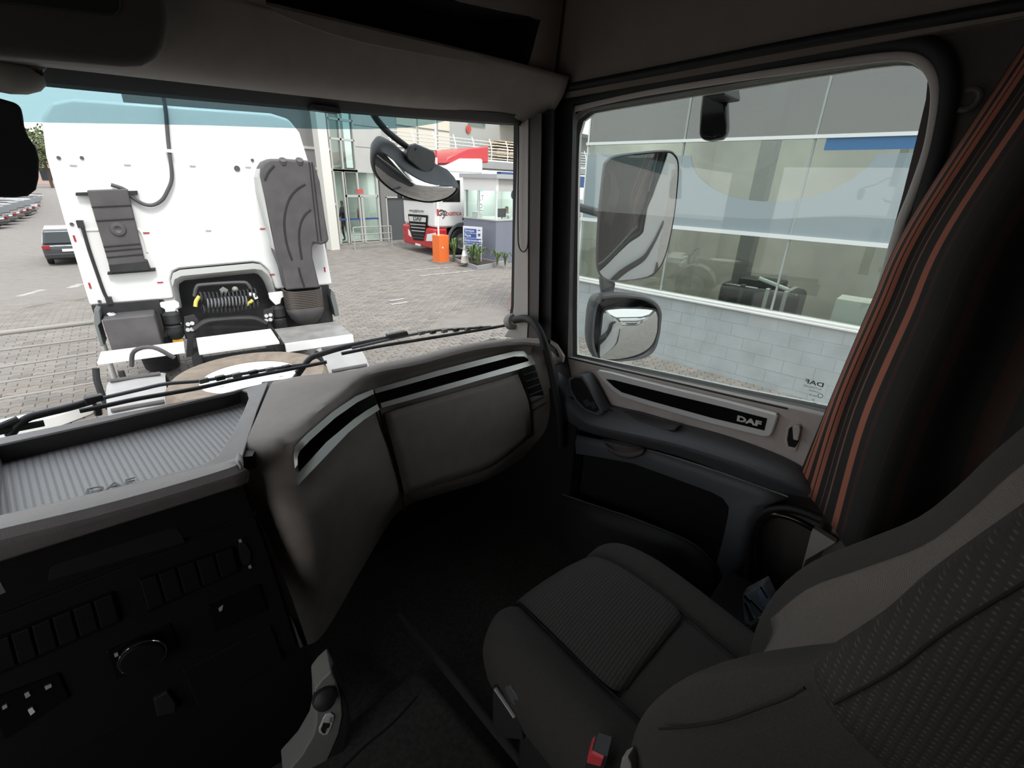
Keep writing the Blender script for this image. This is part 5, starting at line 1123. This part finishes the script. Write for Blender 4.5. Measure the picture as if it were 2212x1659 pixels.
# things by the entrance
gr = thing('guard_rail', 'grey tubular guard rail in front of the glass entrance', 'railing', (11, 18, 0))
for x in (10.12, 11.90): MB().tube([(x, 18.05, 0), (x, 18.05, .86)], .025, 8).build('post', m_steel, gr)
for z in (.86, .58, .34): MB().tube([(10.12, 18.05, z), (11.90, 18.05, z)], .022, 8).build('rail', m_steel, gr)
ex = thing('fire_extinguisher', 'red fire extinguisher on the wall inside the glass entrance', 'extinguisher', (11.98, FY + .4, 1.2))
MB().lathe((11.8, FY + .4, .95), [(0, 0), (.07, .0), (.075, .03), (.075, .42), (.05, .48), (.02, .5), (.02, .56), (0, .56)], (0, 0, 1), 14).build('cylinder_body', M('extinguisher_red', (.45, .02, .03), .35), ex, smooth=True)
MB().tube(cr([(11.8, FY + .4, 1.5), (11.92, FY + .38, 1.45), (11.93, FY + .38, 1.15)], 3), .015, 6).build('hose', m_black, ex)
es = MB().bb(11.55, 11.85, FY - .05, FY - .03, 2.08, 2.26).build('safety_sign', M('sign_pink', (.55, .10, .09), .5), None); tag(es, 'small red and white safety sign above the glass entrance', 'sign')

def person(name, label, loc, rz, skel, edges, radii, mats, split):
    """one continuous skinned body; mats by height split"""
    me = bpy.data.meshes.new(name); me.from_pydata(skel, edges, []); o = bpy.data.objects.new(name, me); COL.objects.link(o)
    sk = o.modifiers.new('skin', 'SKIN')
    for i, r_ in enumerate(radii): me.skin_vertices[0].data[i].radius = (r_, r_ * (.85))
    me.skin_vertices[0].data[0].use_root = True
    sb_ = o.modifiers.new('sub', 'SUBSURF'); sb_.levels = 1; sb_.render_levels = 1
    bpy.context.view_layer.update()
    m2 = bpy.data.meshes.new_from_object(o.evaluated_get(bpy.context.evaluated_depsgraph_get()))
    o.modifiers.clear(); o.data = m2
    for m_ in mats: m2.materials.append(m_)
    for p in m2.polygons: p.material_index = split(p.center); p.use_smooth = True
    o.location = loc; o.rotation_euler = (0, 0, rz); ABS[o.name] = Vector((0, 0, 0))
    return tag(o, label, 'person')
m_skin = M('skin', (.32, .19, .13), .6); m_hair = M('dark_hair', (.012, .010, .009), .7); m_shirt = M('white_shirt', (.62, .62, .62), .8); m_dkcl = M('dark_clothes', (.03, .03, .035), .85)
skel = [(0, 0, .95), (0, 0, 1.2), (0, .0, 1.42), (0, .01, 1.52), (0, .02, 1.62), (0, .01, 1.74), (-.18, 0, 1.40), (-.24, .02, 1.12), (-.22, .16, .92), (.18, 0, 1.40), (.24, .02, 1.12), (.22, .16, .92), (-.09, 0, .90), (-.10, .05, .48), (-.10, -.02, .08), (-.10, .12, .03), (.09, 0, .90), (.11, -.05, .48), (.12, -.15, .08), (.12, -.02, .03), (-.21, .22, .84), (.21, .22, .84)]
edges = [(0, 1), (1, 2), (2, 3), (3, 4), (4, 5), (2, 6), (6, 7), (7, 8), (2, 9), (9, 10), (10, 11), (0, 12), (12, 13), (13, 14), (14, 15), (0, 16), (16, 17), (17, 18), (18, 19), (8, 20), (11, 21)]
radii = [.13, .12, .13, .055, .095, .07, .06, .045, .032, .06, .045, .032, .085, .06, .045, .035, .085, .06, .045, .035, .028, .028]
pe = person('person', 'person in dark clothes standing just inside the glass entrance', (11.18, FY + .7, .03), .6, skel, edges, radii, [m_dkcl, m_skin, m_hair], lambda c_: 2 if c_.z > 1.66 or (c_.z > 1.54 and c_.y < -.02) else 1 if c_.z > 1.47 or (abs(c_.x) > .17 and c_.z < .95 and c_.z > .7) else 0)

# ================================================================ RED AND WHITE TRUCK
RO = Vector((11.62, 14.66, 0)); rlat = Vector((.12, .99, 0)).normalized(); rfw = Vector((-.99, .12, 0)).normalized(); RRZ = math.atan2(rlat.y, rlat.x)
rt_ = thing('red_white_truck', 'white and red lorry facing the yard behind the orange barrier cabinet', 'truck', RO, local=True, rz=RRZ)
def RF(px, py, off=0.0):
    p = AP(px, py, RO + rfw * off, rfw); d = p - RO; return Vector((d.dot(rlat), off, p.z))
def RS(px, py, off=0.0):
    p = AP(px, py, RO - rlat * off, rlat); d = p - RO; return Vector((-off, d.dot(rfw), p.z))
def rp(mb, name, mat, par=None, label=None, **k): return mb.build(name, mat, par or rt_, label, **k)
m_rw = M('lorry_white', (.82, .82, .81), .3, coat=.3); m_rr = M('lorry_red', (.50, .028, .035), .3, coat=.3)
b = MB(); b.bb(0, 2.5, -2.25, -.02, 1.05, 3.05); rp(b, 'cab', m_rw, bevel=.10, seg=3)
rp(MB().prism([(0, -.15, 3.0), (0, -2.25, 3.0), (0, -2.25, 3.55), (0, -1.2, 3.50), (0, -.5, 3.2)], (2.5, 0, 0)), 'high_roof', m_rw, bevel=.08)
rp(MB().prism([(.1, -.55, 3.30), (.1, -2.6, 3.42), (.1, -2.6, 4.0), (.1, -1.6, 3.85), (.1, -.7, 3.5)], (2.3, 0, 0)), 'roof_deflector', m_rr, None, 'red roof deflector', bevel=.05)
rp(MB().prism([(.12, .0, 1.95), (2.38, .0, 1.95), (2.36, -.12, 2.95), (.14, -.12, 2.95)], (0, .02, 0)), 'windscreen', m_gloss, bevel=.004)
rp(MB().prism([(-.01, -.35, 1.98), (-.01, -1.15, 1.98), (-.01, -1.15, 2.75), (-.01, -.55, 2.75)], (.02, 0, 0)), 'side_window', m_gloss)
b = MB(); b.bb(-.02, 2.52, -.55, .06, .26, 1.03); rp(b, 'bumper', m_rr, None, 'red bumper', bevel=.10, seg=3)
b = MB(); b.bb(.0, 2.5, -2.2, -1.9, .6, 1.1); rp(b, 'side_step', m_rw, bevel=.04)
gq = [RF(*p, .075) for p in ((880.6, 462), (921, 465), (919, 500), (914, 521), (893, 519), (886, 500))]
gl2 = rp(MB().prism(gq, (0, -.08, 0)), 'grille', m_gloss, None, 'black grille', bevel=.02)
rp(MB().prism([RF(*p, .085) for p in ((883, 467), (919.5, 470), (919, 480), (884.5, 477.5))], (0, -.02, 0)), 'badge_bar', m_silver, gl2)
t0 = RF(892.5, 476, .09); text('badge_letters', 'DAF', m_anth, gl2, t0, RF(908, 477.5, .09) - t0, (0, 0, 1), .24, 1.5, .006, .02)
for py in (484, 491, 498, 506, 513):
    rp(MB().prism([RF(886 + (py - 484) * .22, py - 1, .085), RF(918.5 - (py - 484) * .12, py + 1.6, .085), RF(918.5 - (py - 484) * .12, py + 3, .085), RF(886 + (py - 484) * .22, py + .6, .085)], (0, -.02, 0)), 'grille_bar', m_silver if py < 500 else m_anth, gl2)
for q in (((922, 506), (940, 503), (942, 512), (936, 521), (920, 521)), ((881, 495), (885, 500), (888, 512), (882, 508))):
    rp(MB().prism([RF(*p, .08) for p in q], (0, -.03, 0)), 'headlamp', M('lamp_clear', (.80, .82, .84), .1), bevel=.01)
rp(MB().prism([RF(*p, .09) for p in ((897, 525), (908, 528), (908, 532), (897, 529))], (0, -.02, 0)), 'number_plate', m_letter)
t0 = RF(884, 457, .0); text('web_lettering', 'www.golgistica.com', m_tg, rt_, t0, RF(918, 459, .0) - t0, (0, 0, 1), .155, .92, .004)
t0 = RS(946, 465.5, .012); text('side_lettering', 'GO', m_tg, rt_, t0, RS(962, 465.5, .012) - t0, (0, 0, 1), .26, 1.0, .004, .02)
t0 = RS(959, 465.5, .012); text('side_lettering', 'LOGISTICA', m_rr, rt_, t0, RS(981, 465, .012) - t0, (0, 0, 1), .17, .95, .004, .01)
q_ = RS(953.5, 462.5, .014); rp(MB().tube([q_ + Vector((0, .15 * math.cos(a), .15 * math.sin(a))) for a in [2 * PI * k / 20 * .7 for k in range(21)]], .018, 6), 'swirl_mark', m_tg)
rp(MB().bb(-.02, .0, -1.62, -1.25, 1.32, 1.42), 'door_handle', m_black)
for y, u in ((-1.22, .18), (-1.22, 2.32)): wheel(rt_, (u, y, .52), .52, .36)
arch2 = [[Vector((h, -1.22 + r_ * math.cos(a), .52 + r_ * math.sin(a))) for a in [PI * k / 16 for k in range(17)]] for r_, h in ((.60, .45), (.60, -.03), (.72, -.03))]
rp(MB().grid(arch2), 'wheel_arch', m_anth, smooth=True, solid=.01)
b = MB(); b.bb(.8, 1.7, -5.5, -2.2, .7, .95); rp(b, 'frame', m_tg2)
for q in ((-.32, .25), (2.6, .25)): rp(MB().bb(q[0], q[0] + .22, -.1, .05, 2.0, 2.7), 'door_mirror', m_black, bevel=.03)

# two plain white lorries behind the cab, which the lower wing mirror shows
def white_copy(label, loc, rz):
    c = rt_.copy(); COL.objects.link(c); c.location = loc; c.rotation_euler = (0, 0, rz); c.name = 'white_truck'
    c['label'] = label; c['group'] = 'lorries seen in the lower wing mirror'
    for ch in list(rt_.children):
        if 'lettering' in ch.name or 'swirl' in ch.name: continue
        k = ch.copy(); COL.objects.link(k); k.parent = c
        if k.data.materials and k.data.materials[0] == m_rr: k.data = k.data.copy(); k.data.materials[0] = m_rw
        for g_ in list(ch.children):
            if 'letters' in g_.name: continue
            q = g_.copy(); COL.objects.link(q); q.parent = k
white_copy('plain white lorry mirrored in the lower wing mirror, nearer the cab side', (3.3, -19, 0), 0)
white_copy('plain white lorry mirrored in the lower wing mirror, nearer the block wall', (6.4, -24, 0), -.1)
rs_ = thing('rear_shed', 'grey shed at the far end of the lane behind, seen in the wing mirror', 'shed', (4, -46, 0))
MB().bb(-16, 26, -50, -46, 0, 7).build('wall', m_fg, rs_); MB().bb(-17, 27, -51, -45.6, 7, 7.4).build('roof', m_kb if 'm_kb' in globals() else m_fw, rs_)
for k in range(4): MB().bb(-10 + 8 * k, -6 + 8 * k, -46.02, -45.9, 0, 4.6).build('shutter_door', m_fw, rs_)

# ================================================================ BARRIERS, KIOSK, SIGN, PLANTER
m_or = M('barrier_orange', (.80, .17, .035), .45)
bp_ = thing('barrier_cabinet', 'orange barrier cabinet with its white arm raised upright by the planter', 'barrier', (10.85, 13.4, 0))
MB().bb(10.62, 11.06, 13.2, 13.6, .04, .96).build('cabinet', m_or, bp_, bevel=.015)
MB().bb(10.58, 11.10, 13.16, 13.64, 0, .05).build('foot_plate', m_gray, bp_)
MB().disc((10.76, 13.2, .55), .035, (0, -1, 0), .015, 14).build('lock', m_silver, bp_)
MB().tube([(10.66, 13.28, .9), (10.66, 13.28, 4.7)], .032, 10).build('barrier_arm', m_white, bp_, 'white raised arm')
for z in (1.6, 2.5, 3.4): MB().tube([(10.66, 13.28, z), (10.66, 13.28, z + .22)], .034, 10).build('arm_band', m_rr, bp_)
b2 = thing('barrier_cabinet', 'orange cabinet partly hidden behind the windshield pillar', 'barrier', (7.95, 6.9, 0))
MB().bb(7.74, 8.16, 6.7, 7.1, .04, .92).build('cabinet', m_or, b2, bevel=.015); MB().bb(7.70, 8.20, 6.66, 7.14, 0, .05).build('foot_plate', m_gray, b2)
ki = thing('guard_kiosk', 'glazed guard kiosk with a blue grey base beside the red and white lorry', 'kiosk', (13.2, 13, 0))
KX0, KX1, KY0, KY1 = 12.25, 14.3, 12.05, 13.75
m_kb = M('kiosk_base', (.185, .20, .25), .7)
b = MB(); b.bb(KX0, KX0 + .12, KY0, KY1, 0, 1.47); b.bb(KX0 + .12, KX1, KY0, KY0 + .12, 0, 1.47); b.bb(KX1 - .12, KX1, KY0 + .12, KY1, 0, 1.47); b.bb(KX0 + .12, KX1 - .12, KY1 - .12, KY1, 0, 1.47); b.build('base_wall', m_kb, ki)
b = MB(); b.bb(KX0 - .02, KX1, KY0 - .02, KY1, 1.47, 1.51); b.build('window_ledge', m_fw, ki)
MB().bb(KX0 - .01, KX0 + .1, KY0, KY1, 2.44, 2.84).build('white_fascia', m_white, ki); MB().bb(KX0 + .1, KX1, KY0 - .01, KY0 + .1, 2.44, 2.84).build('grey_fascia', M('fascia_pale', (.46, .46, .44), .6), ki)
MB().bb(KX0 - .15, KX1 + .1, KY0 - .15, KY1 + .05, 2.84, 2.98).build('roof', M('roof_grey', (.40, .41, .43), .7), ki)
m_kg = glass('kiosk_glass', (.88, .93, .91), 1.0)
MB().bb(KX0 + .03, KX0 + .04, KY0 + .05, KY1 - .05, 1.51, 2.44).build('pane', m_kg, ki); MB().bb(KX0 + .05, KX1 - .05, KY0 + .03, KY0 + .04, 1.51, 2.44).build('pane', m_kg, ki)
for x, y in ((KX0 + .03, KY0 + .03), (KX0 + .03, KY1 - .05), (KX1 - .05, KY0 + .03), (KX0 + .03, 12.95)): MB().bb(x - .025, x + .025, y - .025, y + .025, 1.51, 2.44).build('window_post', m_alu, ki)
b = MB(); b.bb(KX1 - .12, KX1, KY0 + .12, KY1, 1.47, 2.84); b.bb(KX0 + .12, KX1 - .12, KY1 - .12, KY1, 1.47, 2.84); b.build('rear_wall', M('kiosk_inner', (.52, .57, .54), .8), ki)
kl_ = bpy.data.lights.new('kiosk_fill', 'AREA'); kl_.energy = 30; kl_.size = .8  # added unseen fill light that lifts the kiosk interior
kl_o = bpy.data.objects.new('kiosk_fill', kl_); COL.objects.link(kl_o); kl_o.location = (13.2, 13.0, 2.80)
mo = thing('computer_monitor', 'dark computer monitor on the counter inside the guard kiosk', 'monitor', (13.0, 12.5, 1.5))
MB().bb(12.72, 13.12, 12.40, 12.44, 1.56, 1.86).build('screen', m_black, mo, bevel=.008); MB().tube([(12.92, 12.42, 1.45), (12.92, 12.42, 1.6)], .02, 8).build('stand', m_black, mo)
sk2 = [(0, 0, .0), (0, 0, .28), (0, 0, .46), (0, .0, .55), (0, .01, .64), (0, 0, .76), (-.18, 0, .44), (-.24, .05, .18), (-.14, .28, .12), (.18, 0, .44), (.24, .05, .18), (.14, .28, .12), (-.10, .36, .12), (.10, .36, .12), (-.1, .4, -.02), (.1, .4, -.02)]
ed2 = [(0, 1), (1, 2), (2, 3), (3, 4), (4, 5), (2, 6), (6, 7), (7, 8), (2, 9), (9, 10), (10, 11), (8, 12), (11, 13), (0, 14), (0, 15)]
pe2 = person('person', 'person in a white shirt seated at the counter inside the guard kiosk', (13.28, 12.52, 1.18), 1.5, sk2, ed2, [.14, .13, .13, .055, .095, .07, .06, .045, .032, .06, .045, .032, .03, .03, .08, .08], [m_shirt, m_skin, m_hair], lambda c_: 2 if c_.z > .69 or (c_.z > .58 and c_.y < -.03) else 1 if c_.z > .5 or c_.y > .24 else 0)
MB().bb(12.32, 14.1, 12.2, 12.75, 1.40, 1.46).build('counter', m_fw, ki)
po = MB().bb(12.86, 13.12, 13.60, 13.62, 1.75, 2.62).build('wall_poster', m_letter, None); tag(po, 'white poster with a teal block on the wall inside the guard kiosk', 'poster')
MB().bb(12.86, 13.12, 13.59, 13.60, 2.40, 2.6).build('teal_block', M('poster_teal', (.08, .35, .42), .5), po); text('poster_lettering', 'LT', m_tg, po, Vector((12.88, 13.595, 2.08)), (1, 0, 0), (0, 0, 1), .26, .9, .002); text('poster_lettering', 'O', m_tg, po, Vector((12.9, 13.595, 1.8)), (1, 0, 0), (0, 0, 1), .24, .9, .002)
ot = MB().bb(12.35, 12.6, 13.1, 13.4, 1.46, 1.72).build('desk_printer', m_white, None, bevel=.02); tag(ot, 'white desk machine on the counter inside the guard kiosk', 'printer')
# planter
pl_px = [(966, 560), (1031, 584), (1096, 571), (1125, 562), (1110, 552), (990, 552)]
pt = thing('planter_bed', 'low kerbed planting bed in front of the guard kiosk', 'planter', (11.8, 12.6, 0))
Lo = [AZ(*p, -2.7) for p in pl_px[:3]] + [Vector((12.22, 12.02, 0)), Vector((12.2, 13.7, 0))]; ce = sum(Lo, Vector()) / len(Lo); Li2 = [ce + (p - ce) * .90 for p in Lo]
MB().ring(Lo, Li2, (0, 0, .13)).build('kerb', M('kerb_pale', (.30, .30, .31), .8), pt)
MB().prism(Li2, (0, 0, .09)).build('soil', M('soil', (.045, .032, .024), 1.0, var=.4, vscale=20), pt)
m_leaf = M('leaf_green', (.11, .17, .055), .6, var=.35, vscale=9)
def strap_plant(px, py, h, n, label, seed, par_z=.09, spread=1.0):
    r2 = random.Random(seed); base = AZ(px, py, -2.7 + par_z); t = thing('strap_leaf_plant', label, 'plant', base, 'plants in the planter bed')
    for k in range(n):
        a = 2 * PI * k / n + r2.uniform(-.3, .3); L = h * r2.uniform(.75, 1.15); s_ = spread * r2.uniform(.35, .75); w = .018 * h / .6 + .008
        d = Vector((math.cos(a), math.sin(a), 0)); sd = Vector((-d.y, d.x, 0)) * w
        ctr = [base + d * (s_ * L * q) + Vector((0, 0, L * z)) for q, z in ((.02, 0), (.14, .45), (.38, .82), (.70, .86), (.95, .62))]
        ws_ = (.6, 1, 1, .7, .05)
        MB().grid([[c_ - sd * w_ for c_, w_ in zip(ctr, ws_)], [c_ - Vector((0, 0, .012)) for c_ in ctr], [c_ + sd * w_ for c_, w_ in zip(ctr, ws_)]]).build('leaf', m_leaf, t, smooth=True)
strap_plant(981, 561, .80, 20, 'strap-leaved plant just behind the orange barrier cabinet', 1)
strap_plant(1019, 571, .72, 20, 'strap-leaved plant between the traffic cone and the blue sign', 2)
strap_plant(1032, 573, .62, 18, 'strap-leaved plant under the blue direction sign', 3)
strap_plant(1074, 573, .55, 14, 'small strap-leaved plant nearer the windshield pillar than the sign', 4)
strap_plant(1091, 574, .48, 12, 'smallest strap-leaved plant at the far tip of the bed', 5)
co = thing('traffic_cone', 'pale weathered traffic cone standing in the planter bed by the sign', 'cone', AZ(1004, 569, -2.6))
cb_ = AZ(1004, 569, -2.61)
MB().lathe(cb_, [(.15, .03), (.15, .05), (.035, .62), (.02, .63), (0, .63)], (0, 0, 1), 18).build('cone_body', M('cone_pale', (.55, .50, .46), .7), co, smooth=True)
MB().lathe(cb_, [(.108, .26), (.073, .44)], (0, 0, 1), 18).build('reflective_band', m_white, co, smooth=True)
MB().box(cb_ + Vector((0, 0, .015)), (.36, .36, .03)).build('cone_foot', m_tg, co)
sn = Vector((-.62, -.78, 0)).normalized(); spt = Vector((11.55, 12.55, 0))
def SG(px, py, off=0.0): return AP(px, py, spt + sn * off, sn)
si_ = thing('direction_sign', 'blue and white direction sign board standing in the planter bed', 'sign', spt)
MB().prism([SG(*p) for p in ((1000, 488), (1042, 491), (1041, 549), (1001, 545))], sn * -.05).build('board', M('sign_grey', (.62, .63, .66), .5), si_, bevel=.005)
m_sb = M('sign_blue', (.035, .075, .27), .45)
def lerp_sign(u, v, off=.004): return SG(1002.5 + 37 * u, 491 + 2.6 * u + 54 * v, off)
for k, s_ in enumerate(('Serviços', 'Peças', 'Estacionamento', 'Showroom', 'Seminovos')):
    v0 = .04 + .19 * k; u1 = .72 if k < 2 else 1.0
    pb = MB().prism([lerp_sign(0, v0), lerp_sign(u1, v0), lerp_sign(u1, v0 + .17), lerp_sign(0, v0 + .17)], sn * -.006).build('blue_panel', m_sb, si_)
    t0 = lerp_sign(.03, v0 + .125, .006); text('sign_lettering', s_, m_letter, pb, t0, lerp_sign(1, v0 + .125, .006) - t0, (0, 0, 1), .125, .80, .003)
    if k > 1: MB().disc(lerp_sign(.92, v0 + .085, .004), .03, sn, .004, 12).build('arrow_dot', m_letter, pb)
MB().prism([lerp_sign(.80, .06), lerp_sign(.95, .06), lerp_sign(.95, .10), lerp_sign(.80, .10)], sn * -.004).build('sign_logo', m_sb, si_)
MB().prism([lerp_sign(.80, .22), lerp_sign(.95, .21), lerp_sign(.95, .31), lerp_sign(.82, .33)], sn * -.004).build('sign_pictogram', m_anth, si_)
for px in (1003, 1039.5): 
    a = SG(px, 545, -.03); MB().tube([Vector((a.x, a.y, .05)), a], .025, 8).build('sign_post', m_steel, si_)

# ================================================================ PARKED CARS, TREE, HOUSE
m_cg = M('car_glass', (.03, .04, .045), .08, spec=.6)
def car(label, loc, rz, paint, suv=False, group=None, name='parked_car', cat='car'):
    t = thing(name, label, cat, loc, group, True, rz)
    W_ = .92; h = 1.68 if suv else 1.46; hb = 1.02 if suv else .90
    prof = [(-2.2, .34), (-2.24, .62), (-2.18, hb - .05), (-2.05, hb), (1.2, hb - .02), (2.0, hb - .16), (2.2, .62), (2.18, .34), (1.9, .26), (-1.9, .26)]
    MB().prism([(-W_, y, z) for y, z in prof], (2 * W_, 0, 0)).build('body', paint, t, bevel=.10, seg=3)
    cab_ = [(-2.12 if suv else -2.02, hb), (-2.02 if suv else -1.72, h - .08), (-1.85 if suv else -1.5, h), (.1, h), (.35, h - .06), (1.15, hb - .03)]
    rows = [[(-.86, y, z) if z < hb + .01 else (-.70, y, z) for y, z in cab_], [(.86, y, z) if z < hb + .01 else (.70, y, z) for y, z in cab_]]
    n_c = len(cab_)
    m = MB(); m.add([Vector(p) for p in rows[0]] + [Vector(p) for p in rows[1]], [tuple(range(n_c)), tuple(range(2 * n_c - 1, n_c - 1, -1))] + [(i, n_c + i, n_c + (i + 1) % n_c, (i + 1) % n_c) for i in range(n_c)])
    m.build('cabin', paint, t, bevel=.05)
    g0 = (-2.115, hb + .05) if suv else (-2.0, hb + .05); g1 = (-2.035, h - .13) if suv else (-1.745, h - .13)
    MB().prism([(-.74, g0[0] - .012, g0[1]), (.74, g0[0] - .012, g0[1]), (.62, g1[0] - .012, g1[1]), (-.62, g1[0] - .012, g1[1])], (0, .02, 0)).build('rear_window', m_cg, t)
    for s_ in (-1, 1):
        MB().prism([(s_ * .852, -1.75, hb + .04), (s_ * .852, .85, hb + .04), (s_ * .715, .15, h - .10), (s_ * .715, -1.45, h - .10)], (s_ * .012, 0, 0)).build('side_window', m_cg, t)
        MB().bb(s_ * .62, s_ * .90, -2.27, -2.15, hb - .22, hb - .06).build('tail_lamp', M('tail_red', (.35, .02, .02), .25) if 'tail_red' not in bpy.data.materials else bpy.data.materials['tail_red'], t, bevel=.01)
        for y in (-1.35, 1.4): wheel(t, (s_ * .80, y, .34), .34, .24)
    MB().bb(-.90, .90, -2.30, -2.12, .34, .58).build('bumper', m_black if suv else paint, t, bevel=.05)
    MB().bb(-.22, .22, -2.285 if not suv else -2.26, -2.25 if not suv else -2.2, .66, .78).build('number_plate', m_letter, t)
    return t
p_dark = M('paint_dark_grey', (.045, .052, .06), .25, coat=.4); p_black = M('paint_black', (.012, .012, .014), .2, coat=.4); p_wine = M('paint_brown', (.10, .06, .055), .25, coat=.4); p_lt = M('paint_silver', (.40, .41, .42), .3, .4)
suv = car('dark blue grey sport utility car with a white roof beside the white tractor', (2.75, 34.4, -1.75), math.radians(-6), p_dark, True)
MB().bb(-.66, .66, -1.8, .1, 1.675, 1.70).build('white_roof', m_white, suv, bevel=.01)
lab_ = ('nearest dark car in the far row, cut by the edge of the view', 'second dark car of the far row', 'third dark car of the far row, brownish', 'fourth car of the far row', 'fifth car of the far row near the tree', 'sixth car of the far row, beside the tractor cab', 'seventh car of the far row, small in the distance', 'eighth car of the far row, brownish and distant', 'ninth car of the far row, pale and distant', 'tenth car at the far end of the row')
for k, l_ in enumerate(lab_):
    car(l_, (-.9 + .62 * k, 55.5 + 3.3 * k, -1.75), math.radians(62), (p_black, p_dark, p_wine, p_black, p_dark, p_lt, p_black, p_wine, p_lt, p_black)[k], False, 'parked cars in the far row')
def tree(label, x, y, h, cr_, seed, mat):
    t = thing('yard_tree', label, 'tree', (x, y, -1.75), 'trees beyond the parked cars')
    MB().tube(cr([(x, y, -1.75), (x + .1, y, h * .3), (x - .05, y + .1, h * .6)], 4), .18, 8).build('trunk', M('bark_%d' % seed, (.10, .07, .05), .9), t, smooth=True)
    r2 = random.Random(seed); m = MB()
    for k in range(900):
        a, b_2, rr = r2.uniform(0, 2 * PI), r2.uniform(-1, 1), r2.random() ** .4
        c_ = Vector((x + cr_ * rr * math.cos(a) * math.sqrt(1 - b_2 * b_2), y + cr_ * rr * math.sin(a) * math.sqrt(1 - b_2 * b_2), h * .66 + h * .36 * rr * b_2))
        u_ = Vector((r2.uniform(-1, 1), r2.uniform(-1, 1), r2.uniform(-1, 1))).normalized() * .28; v_ = u_.orthogonal().normalized() * .16
        m.add([c_ - u_, c_ + v_, c_ + u_, c_ - v_], [(0, 1, 2, 3)])
    m.build('crown', mat, t)
m_tl = M('tree_leaf', (.10, .12, .05), .8, var=.3, vscale=2)
tree('dusty green tree beyond the parked cars', 8.2, 98, 7.5, 3.0, 11, m_tl); tree('taller olive tree at the far end of the yard', 11.5, 104, 9, 3.6, 12, m_tl)
hs_ = thing('far_house', 'low pinkish house with a dark roof at the far end of the yard', 'house', (9, 122, -1.75))
MB().bb(-6, 16, 120, 126, -1.75, 4).build('wall', M('house_pink', (.50, .36, .32), .8), hs_)
MB().prism([(-6.6, 119.4, 4), (16.6, 119.4, 4), (16.6, 123, 6), (-6.6, 123, 6)], (0, 6, 0)).build('roof', M('roof_brown', (.22, .15, .12), .8), hs_)
for k in range(6): MB().bb(-4.5 + 3.4 * k, -3 + 3.4 * k, 119.95, 120.05, .6, 2.6).build('window', m_cg, hs_)
